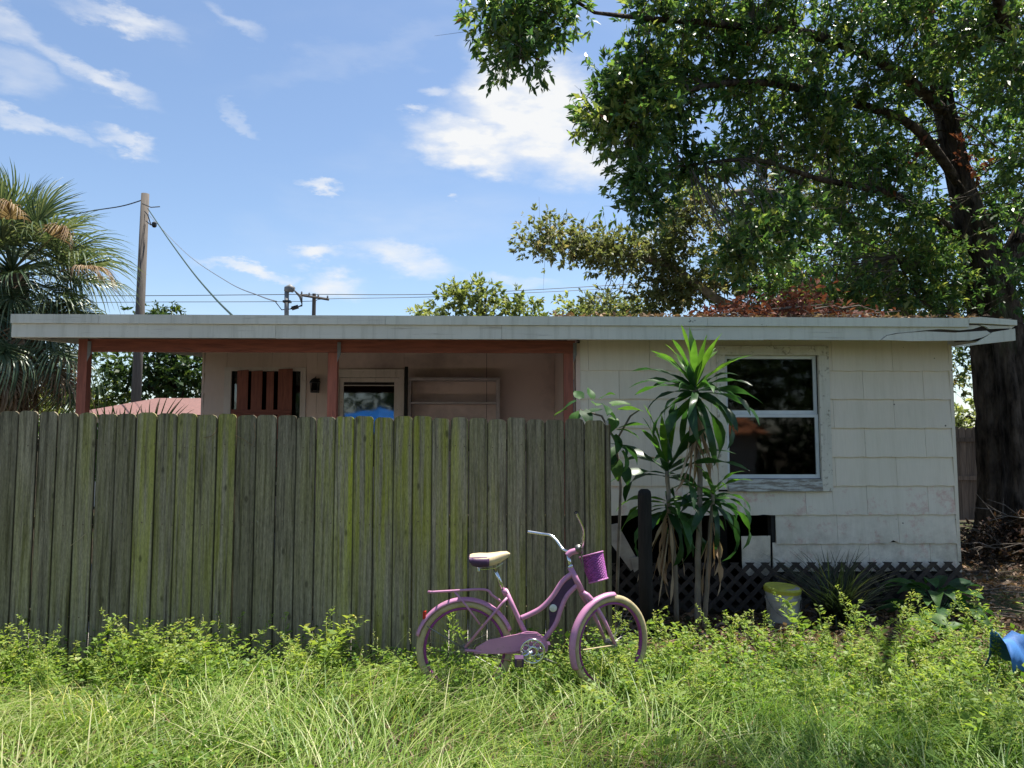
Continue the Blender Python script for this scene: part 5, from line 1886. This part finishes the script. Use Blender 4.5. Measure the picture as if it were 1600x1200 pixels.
FAND = [fan_mesh('dead_frond', PALMDRY, droop=d, spread_=R(s)) for d, s in ((1.6, 110), (2.2, 70))]
hub_ = Vector((pt.x, PY, pt.z))
k = 0
for (el, cnt, L, me) in ((72, 6, .95, 0), (50, 7, 1.0, 0), (26, 8, 1.08, 1), (4, 8, 1.1, 1), (-18, 8, 1.05, 1), (-38, 7, 1.0, 2)):
    for j in range(cnt):
        az = j * 2 * math.pi / cnt + k * .5 + rnd.uniform(-.2, .2)
        e_ = R(el + rnd.uniform(-9, 9))
        place('frond', FAN[me], palm, hub_ + Vector((0, 0, .12 * math.sin(e_))), az, e_, L * rnd.uniform(.85, 1.1), rnd.uniform(-.5, .5))
    k += 1
hub2 = P(20, 520, PY)
for j in range(9):
    place('frond', FAN[2], palm, hub2, j * 2.399 + .4, R(rnd.uniform(-45, -5)), rnd.uniform(.95, 1.15), rnd.uniform(-.5, .5))
for j in range(11):
    place('dead_frond', FAND[j % 2], palm, hub2 + Vector((0, 0, -.1)), j * 2.399, R(rnd.uniform(-74, -30)), rnd.uniform(.85, 1.05), rnd.uniform(-.6, .6))
for j in range(7):
    place('dead_frond', FAND[j % 2], palm, hub_ + Vector((0, 0, -.15)), j * 2.399, R(rnd.uniform(-78, -52)), rnd.uniform(.8, 1.05), rnd.uniform(-.6, .6))
for (x, y, az, el) in ((120, 372, -.6, 20), (85, 360, -1.2, 35), (150, 405, -.3, 5)):
    place('flower_stalk', FAND[0], palm, P(x - 60, y + 20, PY - .5), az, R(el), .62, rnd.uniform(-.6, .6), .8)

# palmetto behind the fence
pm = P(205, 700, 9.0)
pal = thing('palmetto', 'light green fan-leaved palmetto just showing above the fence', 'shrub', (pm.x, 8.8, 0))
LF = [fan_mesh('frond', LIGHTBROAD, n=26, droop=.2, spread_=R(90), petiole=.9)]
for j in range(13):
    place('frond', LF[0], pal, Vector((pm.x, 8.8, .9)), j * 2.399, R(rnd.uniform(38, 78)), rnd.uniform(.55, .72), rnd.uniform(-.5, .5))
put('stem', G().tube([(pm.x, 8.8, 0), (pm.x, 8.8, .95)], [.09, .07], 8), MAT['palmtrunk'], pal)

# ------------------------------------------------------------------ poles and wires
UY = 28.0
u0, u1 = P(212, 640, UY), P(227, 303, UY)
d_ = (u1 - u0) / (u1.z - u0.z)
base = u0 - d_ * u0.z
pole = thing('utility_pole', 'tall bare wooden utility pole rising beside the palm', 'utility pole', base, 'utility poles')
put('shaft', G().tube([base, base.lerp(u1, .5), u1], [.19, .165, .14], 14), MAT['pole'], pole, True)
g = G()
for (a, b_) in (((222, 318), (250, 323)), ((226, 330), (236, 352)), ((228, 345), (242, 350))):
    g.tube([P(*a, UY - .2), P((a[0] + b_[0]) / 2, a[1] + 6, UY - .25), P(*b_, UY - .2)], .02, 5)
put('wire_loops', g, MAT['wire'], pole)
c = P(241, 351, UY - .2)
put('connector', G().revolve(c, [(.05, -.1), (.09, -.05), (.09, .06), (.04, .1)], 8), MAT['black'], pole)
UY2 = 62.0
v1, v0 = P(491, 459, UY2), P(490, 495, UY2)
pole2 = thing('utility_pole', 'distant utility pole with a crossarm showing above the roof', 'utility pole', (v0.x, UY2, 0), 'utility poles')
put('shaft', G().tube([(v0.x, UY2, 0), v1], [.2, .15], 10), MAT['pole'], pole2)
ca, cb = P(470, 461, UY2 - .2), P(514, 468, UY2 - .2)
put('crossarm', G().tube([ca, cb], .11, 6), MAT['pole'], pole2)
for f in (.03, .3, .62, .95):
    q = ca.lerp(cb, f)
    put('insulator', G().revolve(q + Vector((0, 0, .1)), [(.05, 0), (.08, .08), (.05, .2)], 8), MAT['galv'], pole2)

MY = 10.2
m0, m1 = P(448, 500, MY), P(448, 456, MY)
mast = thing('service_mast', 'grey electrical service mast with curved weatherhead on the roof', 'service mast', (m0.x, MY, m0.z))
put('pipe', G().tube([Vector((m0.x, MY, m0.z - .12)), m1], .03, 10), MAT['galv'], mast, True)
put('weatherhead', G().tube([m1, P(449, 452, MY), P(453, 450, MY), P(459, 453, MY)], [.035, .05, .055, .04], 10), MAT['galv'], mast, True)
g = G()
for k in range(3):
    g.tube([P(459, 453, MY - .02 * k), P(468 + 2 * k, 464, MY - .02 * k), P(472, 476 + k, MY), P(462 - k * 4, 482, MY)], .008, 5)
g.tube([P(462, 482, MY), P(440, 484, MY), P(430, 471, MY)], .007, 5)
put('drop_loops', g, MAT['wire'], mast)
put('splice', G().tube([P(456, 482, MY), P(466, 479, MY)], .028, 8), MAT['black'], mast)
put('clamp', G().box((m0.x - .05, MY - .04, P(448, 473, MY).z), (m0.x + .05, MY + .04, P(448, 471, MY).z + .01)), MAT['black'], mast)

def wire_(label, pts, r_, mat, cat='cable'):
    q = [Vector(p) for p in pts]
    sm = []
    for i in range(len(q) - 1):
        p0, p1, p2, p3 = q[max(i - 1, 0)], q[i], q[i + 1], q[min(i + 2, len(q) - 1)]
        for k in range(8):
            t = k / 8
            sm.append(.5 * ((2 * p1) + (p2 - p0) * t + (2 * p0 - 5 * p1 + 4 * p2 - p3) * t * t + (3 * p1 - p0 - 3 * p2 + p3) * t ** 3))
    sm.append(q[-1])
    tag(put('overhead_cable', G().tube(sm, r_, 5), MAT[mat]), label, cat, 'overhead cables')
wire_('dark green cable sloping from the tall pole to the roof', [P(231, 326, UY - .2), P(262, 372, 24), P(300, 424, 20), P(335, 465, 16), P(364, 494, 12.8)], .02, 'greenwire')
wire_('thin pale cable sagging from the tall pole to the roof mast', [P(231, 334, UY - .2), P(290, 395, 23), P(355, 440, 17), P(405, 462, 12.5), P(432, 471, MY)], .009, 'galv')
wire_('cable from the tall pole going left behind the palm', [P(224, 312, UY), P(190, 322, 29), P(140, 330, 31), P(60, 345, 35), P(-60, 360, 42)], .022, 'wire')
wire_('upper thin cable crossing low over the roof to the right', [P(-40, 462, 62), P(230, 462, 62), P(470, 460, 62), P(700, 459, 64), P(1000, 443, 66), P(1150, 432, 68)], .03, 'wire')
wire_('lower thin cable crossing low between the tall pole and the crossarm pole', [P(-40, 474, 62), P(230, 472, 62), P(470, 471, 62), P(514, 467, 62), P(700, 463, 64), P(1000, 449, 66)], .025, 'wire')

# ------------------------------------------------------------------ neighbour beyond, back fence
NY = 20
a, b = P(180, 622, NY), P(335, 622, NY)
nb_ = thing('neighbour_house', 'neighbouring house with a faded red low roof under the porch beam', 'house', ((a.x + b.x) / 2, NY + 2, 0))
zr_ = P(260, 622, NY + 2).z
ze = P(260, 648, NY).z
put('wall', G().box((a.x - 1, NY + .3, 0), (b.x + 1, NY + 5, ze)), MAT['stucco'], nb_)
put('roof', G().hexa([(a.x - 1.3, NY, ze), (b.x + 1.3, NY, ze), (b.x + 1.3, NY + 5.3, ze), (a.x - 1.3, NY + 5.3, ze), (a.x + .2, NY + 2, zr_), (b.x + 1.3, NY + 2, zr_), (b.x + 1.3, NY + 3.2, zr_), (a.x + .2, NY + 3.2, zr_)]), MAT['redroof'], nb_)

QY = 16.0
bf0 = P(1480, 700, QY)
bfence = thing('back_fence', 'old brown board fence between the house corner and the oak trunk', 'fence', (bf0.x + 1.5, QY, 0))
x = P(1440, 700, QY).x
ztop = P(1515, 668, QY).z
while x < bf0.x + 3.6:
    w = .14
    hh = ztop + rnd.uniform(-.02, .02)
    put('board', G().prism(list(reversed([(x, .02), (x + w - .006, .02), (x + w - .006, hh - .03), (x + w - .035, hh), (x + .03, hh), (x, hh - .03)])), QY + .04, QY + .058), MAT['backfence'], bfence)
    x += w
for yy in (687, 747):
    z = P(1515, yy, QY).z
    put('rail', G().box((P(1440, 700, QY).x, QY, z - .045), (bf0.x + 3.6, QY + .038, z + .045)), MAT['backfence'], bfence)

# ------------------------------------------------------------------ roof debris, brush pile, leaf litter
def litter(n, sampler, size, mat, name, jit=.6, dirz=.1):
    p = sampler(n)
    d = rng.normal(0, 1, (n, 3))
    d[:, 2] *= dirz
    Vb, Fb = leaves(p, d, rng.uniform(.6, 1.3, n) * size, .42, .2, jit * .3)
    return link(name, fastmesh(name, Vb, Fb, rng.random(n)), mat)
rp = P(1215, 490, 8.1)
def roofpile(n):
    x = np.concatenate([rng.normal(rp.x, .42, n // 2), rng.uniform(P(1085, 490, 8).x, P(1340, 490, 8).x, n - n // 2)])
    y = rng.normal(8.0, .35, n).clip(7.2, 9.5)
    hgt = 1.3 * (.075 * np.exp(-((x - rp.x) / .6) ** 2) + .035) * (1 + .7 * np.sin(x * 13) * np.sin(x * 5.3))
    z = zf1 + .02 + slope * (y - RY) + rng.random(n) * hgt * 1.9
    return np.stack([x, y, z], 1)
o = litter(2600, roofpile, .07, REDLEAF, 'dead_leaf_heap', 1.2, .7)
tag(o, 'heap of dead red-brown oak leaves lying on the roof edge', 'leaf heap')
g = G()
for k in range(26):
    x = rnd.uniform(P(1090, 490, 8).x, P(1345, 490, 8).x)
    y = rnd.uniform(7.3, 8.4)
    z = zf1 + .03 + slope * (y - RY) + rnd.uniform(0, .10)
    a_ = rnd.uniform(-.35, .35)
    L = rnd.uniform(.25, .7)
    g.tube([(x, y, z), (x + L * .5 * math.cos(a_), y + .05, z + .04), (x + L * math.cos(a_), y + .1, z + L * math.sin(a_) * .4)], [.009, .007, .003], 5)
put('twigs', g, MAT['twig'], o, kind='stuff')
def roofscatter(n):
    x = rng.uniform(P(860, 490, RY).x, rb.x - .1, n)
    y = 7.14 + rng.exponential(.5, n)
    return np.stack([x, y, zf1 + .012 + slope * (y - RY) + rng.random(n) * .02], 1)
o = litter(900, roofscatter, .07, DRYLEAF, 'fallen_leaves', 1, .25)
tag(o, 'thin scatter of fallen leaves along the right half of the roof edge', 'leaves', kind='stuff')

bp = P(1570, 850, 10.6)
def brush(n):
    a_ = rng.uniform(0, 6.28, n)
    r_ = np.abs(rng.normal(0, .55, n))
    x = bp.x + np.cos(a_) * r_ * 1.5 + .3
    y = 10.7 + np.sin(a_) * r_
    return np.stack([x, y, rng.random(n) * .62 * np.exp(-(r_ / .85) ** 2)], 1)
o = litter(3800, brush, .095, leafmat('brush_leaves', [(0, (.018, .014, .010)), (.7, (.05, .035, .024)), (.92, (.13, .07, .045)), (1, (.30, .17, .12))], .2, .7, .2, 1.0), 'brush_pile', 1, .6)
tag(o, 'dark heap of brush and dead leaves at the foot of the oak', 'brush pile')
g = G()
for k in range(70):
    p = brush(1)[0]
    d = Vector((rnd.uniform(-1, 1), rnd.uniform(-.6, .6), rnd.uniform(-.1, .5))).normalized() * rnd.uniform(.3, .8)
    g.tube([p, Vector(p) + d * .5 + Vector((0, 0, .05)), Vector(p) + d], [.009, .007, .003], 4)
put('twigs', g, MAT['twig'], o, kind='stuff')
def yard(n):
    x = rng.uniform(.3, 8, n)
    y = rng.uniform(5.3, 11, n)
    ok = ~((x > hx0 - .1) & (x < hx1 + .02) & (y > HY - .1))
    z = .02 * np.sin(x * 2.1 + y) + .02 * np.sin(y * 2.7 - x * 1.3) + .012 + rng.random(n) * .018
    return np.stack([x, y, z], 1)[ok] if False else np.stack([np.where(ok, x, rng.uniform(1, 5, n)), np.where(ok, y, rng.uniform(5.3, 7.2, n)), z], 1)
o = litter(9000, yard, .075, DRYLEAF, 'leaf_litter', 1, .2)
tag(o, 'brown leaf litter over the bare ground in front of the lattice', 'leaf litter', kind='stuff')
g = G()
for k in range(160):
    p = yard(1)[0]
    a_ = rnd.uniform(0, 6.28)
    L = rnd.uniform(.15, .6)
    g.tube([p + np.array([0, 0, .01]), p + np.array([math.cos(a_) * L * .5, math.sin(a_) * L * .5, .03]), p + np.array([math.cos(a_) * L, math.sin(a_) * L, .012])], [.006, .005, .002], 4)
o = put('fallen_twigs', g, MAT['twig'])
tag(o, 'fallen grey twigs strewn over the leaf litter', 'twigs', kind='stuff')

# ------------------------------------------------------------------ grass, clover, weeds
def gz(x, y):
    return .02 * np.sin(x * 2.1 + y) + .02 * np.sin(y * 2.7 - x * 1.3)
def tuft(x, y):
    return .5 + .5 * np.sin(x * 3.1 + 1.3 * np.sin(y * 2.3)) * np.sin(y * 3.7 + 1.1 * np.sin(x * 1.9))

def dens(x, y):
    """right-hand bare strip thins out behind the weeds"""
    edge = np.where(x < .9, 5.62, 5.75 - .08 * np.sin(x * 4))
    return y < edge
n = 52000
x = rng.uniform(-5.6, 6.4, n)
y = rng.uniform(2.6, 5.7, n)
keep = dens(x, y) & (rng.random(n) < (.45 + .55 * tuft(x, y)))
x, y = x[keep], y[keep]
n = len(x)
base = np.stack([x, y, gz(x, y) - .01], 1)
tf = tuft(x, y)
hgt = rng.uniform(.09, .22, n) * (.7 + .7 * tf) * np.where(y > 5.2, .75, 1.0)
lean = rng.uniform(.15, 1.5, n)
Vb, Fb, seg = blades(base, rng.uniform(0, 6.28, n), hgt, lean, np.clip(rng.lognormal(-5.25, .45, n), .0025, .015), 3)
lft = np.clip((1.0 - x) * .09, 0, .28)
rr_ = np.clip(rng.random(n) ** 1.3 * .75 + lft * rng.random(n) * 1.3 + (rng.random(n) < .05) * .4, 0, 1)
o = link('grass', fastmesh('grass', Vb, Fb, np.repeat(rr_, seg)), GRASS)
tag(o, 'sunlit overgrown lawn grass in front of the fence', 'grass', kind='stuff')
# long pale arching blades, mostly left and centre
n = 9500
x = np.concatenate([rng.uniform(-5.2, 1.6, 6500), rng.uniform(1.2, 6, 3000)])
y = np.concatenate([rng.uniform(2.7, 4.9, 6500), rng.uniform(2.7, 4.4, 3000)])
tf = np.sin(x * 2.2 + .7) * np.sin(y * 2.9 + x) 
base = np.stack([x, y, gz(x, y)], 1)
hd = tf * 2.4 + rng.normal(0, .7, n) + .4
Vb, Fb, seg = blades(base, hd, rng.uniform(.18, .40, n), rng.uniform(.5, 1.9, n), rng.uniform(.0045, .009, n), 5)
rr_ = np.clip(np.where(x < 1.2, np.clip(rng.normal(.58 - .05 * x, .24, n), 0, .97), rng.normal(.32, .2, n)), 0, 1)
n2 = 420                                                # upright seed stalks
xs2, ys2 = rng.uniform(-5, 5.5, n2), rng.uniform(2.9, 5.4, n2)
Vs2, Fs2, _s = blades(np.stack([xs2, ys2, gz(xs2, ys2)], 1), rng.uniform(0, 6.28, n2), rng.uniform(.3, .5, n2), rng.uniform(.1, .5, n2), np.full(n2, .003), 5)
hd2 = Vs2.reshape(n2, -1, 3)[:, -1]
pk = np.repeat(hd2, 9, 0) - np.stack([np.zeros(n2 * 9), np.zeros(n2 * 9), np.tile(np.linspace(0, .09, 9), n2)], 1)
Vs3, Fs3 = leaves(pk, np.tile(np.array([[0, 0, 1.0]]), (n2 * 9, 1)), np.full(n2 * 9, .016), .4, .1, .5)
Fb = np.concatenate([Fb, Fs2 + len(Vb), Fs3 + len(Vb) + len(Vs2)])
Vb = np.concatenate([Vb, Vs2, Vs3])
rr_ = np.concatenate([np.repeat(rr_, seg), np.full(len(Fs2), .8), rng.uniform(.75, 1, len(Fs3))])
o = link('tall_grass', fastmesh('tall_grass', Vb, Fb, rr_), GRASS)
tag(o, 'long arching pale grass blades over the lawn', 'grass', kind='stuff')
# flattened dry thatch
n = 4500
x = rng.uniform(-5.2, 5.5, n)
y = rng.uniform(2.8, 5.0, n)
kp = (np.sin(x * 2.7 + 1.9 * np.sin(y * 2.1)) * np.sin(y * 3.3 - x) > rng.uniform(-.5, .8, n))
x, y = x[kp], y[kp]
n = len(x)
base = np.stack([x, y, gz(x, y) + rng.uniform(.01, .10, n)], 1)
Vb, Fb, seg = blades(base, rng.uniform(0, 6.28, n), rng.uniform(.06, .14, n), rng.uniform(1.8, 3.2, n), rng.uniform(.003, .006, n), 3)
o = link('dry_grass', fastmesh('dry_grass', Vb, Fb, np.repeat(rng.random(n), seg)), DRYLEAF)
tag(o, 'dry straw thatch lying among the lawn grass', 'grass', kind='stuff')
# clover / ground cover
n = 62000
x = rng.uniform(-5.2, 6, n)
y = rng.uniform(3.0, 5.75, n)
m_ = (.5 + .5 * np.sin(x * 1.7 + 2 * np.sin(y * 1.3)) + .8 * (y > 4.6) > rng.random(n) * 1.2) & dens(x, y)
x, y = x[m_], y[m_]
n = len(x)
zz_ = gz(x, y) + rng.uniform(.02, .15, n) * (.5 + .8 * tuft(x * 1.3, y)) * np.where(y > 4.5, 1.7, 1.0)
d = rng.normal(0, 1, (n, 3))
d[:, 2] = np.abs(d[:, 2]) * .35
Vb, Fb = leaves(np.stack([x, y, zz_], 1), d, np.clip(rng.lognormal(-3.75, .35, n), .012, .06), .72, .2, .2)
o = link('ground_cover', fastmesh('ground_cover', Vb, Fb, rng.random(n)), CLOVER)
tag(o, 'small-leaved green ground cover among the lawn grass', 'ground cover', kind='stuff')

def weed_template(h, nl, leaf, lean, wid=.42):
    """stem with small leaves; returns V, F (quads), r"""
    bend = np.array([math.cos(lean[1]), math.sin(lean[1]), 0]) * lean[0]
    ts = np.linspace(0, 1, 7)
    pts = [Vector((*(bend[:2] * t * t * h), h * t * (1 - .25 * lean[0] * t))) for t in ts]
    g = G().tube(pts, [.0035 * (1 - .75 * t) for t in ts], 3, False)
    V0 = np.array(g.v)
    F0 = np.array(g.f)
    tt = rng.uniform(.12, 1, nl) ** .8
    c = np.stack([bend[0] * tt * tt * h, bend[1] * tt * tt * h, h * tt * (1 - .25 * lean[0] * tt)], 1)
    az = rng.uniform(0, 6.28, nl)
    d = np.stack([np.cos(az), np.sin(az), rng.uniform(.1, .9, nl)], 1)
    out = c + d * (rng.uniform(.0, .05, nl) * (1.2 - tt))[:, None]
    V1, F1 = leaves(out, d, leaf * rng.uniform(.6, 1.2, nl) * (1.15 - .6 * tt), wid, .2, .25)
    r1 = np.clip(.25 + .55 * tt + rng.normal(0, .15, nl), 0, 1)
    return np.concatenate([V0, V1]), np.concatenate([F0, F1 + len(V0)]), np.concatenate([np.full(len(F0), .6), r1])
TPL = [weed_template(1.0, nl, lf, (rnd.uniform(.05, .6), rnd.uniform(0, 6.28)), wd) for nl, lf, wd in ((95, .085, .42), (70, .11, .3), (120, .06, .45), (44, .12, .5), (55, .10, .22), (140, .05, .4), (45, .13, .5), (80, .08, .35), (40, .13, .36))]
def weed_mass(pos, hts):
    Vs, Fs, rs, off = [], [], [], 0
    for (x, y), h in zip(pos, hts):
        V0, F0, r0 = TPL[rnd.randrange(9)]
        a_ = rnd.uniform(0, 6.28)
        ca_, sa_ = math.cos(a_), math.sin(a_)
        s = np.array([.35 + .55 * h, .35 + .55 * h, h])
        W = V0 * s
        W = np.stack([W[:, 0] * ca_ - W[:, 1] * sa_ + x, W[:, 0] * sa_ + W[:, 1] * ca_ + y, W[:, 2] + float(gz(x, y))], 1)
        Vs.append(W)
        Fs.append(F0 + off)
        rs.append(np.clip(r0 + rnd.uniform(-.15, .15), 0, 1))
        off += len(W)
    return np.concatenate(Vs), np.concatenate(Fs), np.concatenate(rs)
pos, hts = [], []
for k in range(620):                                   # along the foot of the fence
    x = rnd.uniform(-4.6, .9)
    y = 5.30 - abs(rnd.gauss(0, .24))
    if math.sin(x * 5.1) + .8 * math.sin(x * 11.3 + 2) < rnd.uniform(-2.6, .5):
        continue
    pos.append((x, y))
    hts.append(rnd.uniform(.18, .42) * (1.15 if x < -1.0 else .6) * (1.35 if rnd.random() < .15 else 1))
for k in range(560):                                   # the weedy right-hand side
    x = rnd.uniform(.7, 5.2)
    y = rnd.uniform(3.6, 5.85)
    if x < 2.0 and y < 4.3:
        continue
    if x > 2.95 and 4.3 < y < 4.9:
        continue
    pos.append((x, y))
    hts.append(rnd.uniform(.2, .44) * (1.15 if x > 2.2 else .85) * (1.2 if y > 4.9 else 1))
Vb, Fb, rr_ = weed_mass(pos, hts)
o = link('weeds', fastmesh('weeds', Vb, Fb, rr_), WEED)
tag(o, 'dense leafy weeds along the fence foot and right side of the lawn', 'weeds', kind='stuff')
# single tall weeds that stand out
def tall_weed(px_, py_, Y, label):
    h = P(px_, py_, Y).z
    x = P(px_, py_, Y).x
    V0, F0, r0 = TPL[rnd.randrange(9)]
    me = fastmesh('weed_plant', V0 * np.array([.38 * h + .25, .38 * h + .25, h]), F0, r0)
    o = link('weed_plant', me, WEED)
    o.location = (x, Y, 0)
    o.rotation_euler = (0, 0, rnd.uniform(0, 6.28))
    tag(o, label, 'weed', 'tall weeds standing out')
for a in [(62, 930, 5.2, 'leaning tall weed at the far left foot of the fence'), (135, 945, 5.25, 'tall leafy weed second from the left along the fence'),
          (235, 958, 5.3, 'slender weed at the fence left of the greener boards'), (262, 958, 5.3, 'slender weed paired beside the weed left of the greener boards'),
          (345, 950, 5.3, 'bushy-tipped weed at the fence below the boarded window'), (360, 952, 5.28, 'narrow weed right of the bushy-tipped one below the boarded window'),
          (398, 955, 5.3, 'weed with pale tip at the fence below the porch lantern'), (450, 952, 5.3, 'thin upright weed at the fence below the porch post'),
          (702, 905, 5.3, 'tall flowering weed stalk rising behind the bicycle rack'), (737, 935, 5.25, 'weed growing through the rear wheel of the bicycle'),
          (862, 985, 4.7, 'yellowish weed standing before the chainring'), (1038, 968, 5.0, 'weed just right of the front bicycle wheel'), (1068, 955, 5.0, 'tall weed before the dracaena stems'),
          (1182, 970, 5.2, 'slim weed left of the bucket'), (1352, 930, 5.8, 'tallest dark green weed before the lattice'), (1290, 975, 5.1, 'pale weed below the dark strap-leaf clump'),
          (1385, 990, 5.1, 'bushy weed at the edge of the bare ground on the right'), (1440, 1005, 5.0, 'bushy weed below the light green large-leaved plant'),
          (1480, 1165, 3.7, 'pale leafy weed at the bottom right of the picture'), (1545, 985, 5.3, 'spreading weed above the blue plastic sheet')]:
    tall_weed(*a)

# ------------------------------------------------------------------ the place behind the viewer (mirrored in the panes)
def backtree(label, x, y, zc, r_, n):
    t = thing('tree', label, 'tree', (x, y, 0), 'trees across the yard')
    g = G()
    sk = limb(g, [(x, y, -.1), (x + .1, y, 1.5), (x, y + .1, zc - .4 * r_), (x, y, zc + .5 * r_)], [.28, .22, .16, .05], 8)
    put('trunk', g, MAT['bark'], t, True)
    bl = [(Vector((x + rnd.uniform(-.6, .6) * r_, y + rnd.uniform(-.6, .6) * r_, zc + rnd.uniform(-.5, .5) * r_)), (r_ * .55, r_ * .55, r_ * .45), n // 6) for k in range(6)]
    Vb, Fb, rr_, tw = crown(bl, .22, 45, .38, sk, .8, .5)
    link('crown', fastmesh('crown', Vb, Fb, rr_), DARKLEAF, t, 'stuff')
for (lab, x, y, zc, r_, n) in (
        ('tall dark tree mirrored in the right half of the window', 12.4, -14.0, 4.6, 3.2, 84), ('dark tree mirrored in the middle of the window', 9.6, -17.5, 4.4, 3.4, 84),
        ('dark tree mirrored at the left edge of the window', 7.0, -19.0, 3.6, 3.0, 72), ('low bushy tree mirrored in the lower right pane', 12.6, -10.5, 2.0, 1.9, 60),
        ('dark tree mirrored in the porch door glass', -4.6, -15.5, 3.6, 3.0, 72), ('dark tree mirrored in the boarded porch window', -9.4, -14.5, 3.6, 3.2, 72)):
    backtree(lab, x, y, zc, r_, int(n * 1.8))
hg = thing('hedge', 'dark hedge added to darken the lower window reflection', 'hedge', (11, -15.6, 0))  # added to screen bright ground out of the window reflection
Vb, Fb, rr_, tw = crown([(Vector((x, -15.6, z)), (.8, .5, .6), 9) for x in np.arange(5.6, 17, 1.1) for z in (.5, 1.6)], .2, 60, .3, None, .8, .5)
link('foliage', fastmesh('hedge', Vb, Fb, rr_), DARKLEAF, hg, 'stuff')
bh = thing('house_across_yard', 'house with an orange roof mirrored in the lower window pane', 'house', (8.2, -13, 0))
put('wall', G().box((6.6, -14.5, 0), (9.4, -12, 1.95)), MAT['stucco'], bh)
put('roof', G().hexa([(6.2, -14.9, 1.95), (9.8, -14.9, 1.95), (9.8, -11.6, 1.95), (6.2, -11.6, 1.95), (6.8, -13.4, 2.65), (9.2, -13.4, 2.65), (9.2, -13.0, 2.65), (6.8, -13.0, 2.65)]), MAT['orangeroof'], bh)
tp = thing('tarp_canopy', 'bright blue tarp canopy mirrored in the porch door glass', 'canopy', (-5.0, -9, 0))
V, F = [], []
for j in range(7):
    for i in range(11):
        V.append((-5.7 + i * .22, -10.5 + j * .5, 3.0 - .9 * abs(j / 3 - 1) - .035 * abs(i - 6) + .03 * math.sin(i * 1.7 + j)))
for j in range(6):
    for i in range(10):
        F.append((j * 11 + i, j * 11 + i + 1, (j + 1) * 11 + i + 1, (j + 1) * 11 + i))
o = put('cover', G().add(V, F), MAT['tarp'], tp)
o.modifiers.new('thick', 'SOLIDIFY').thickness = .01
for (x, y) in ((-5.6, -10.4), (-3.6, -10.4), (-5.6, -7.6), (-3.6, -7.6)):
    put('leg', G().tube([(x, y, 0), (x, y, 2.1)], .025, 8), MAT['galv'], tp)
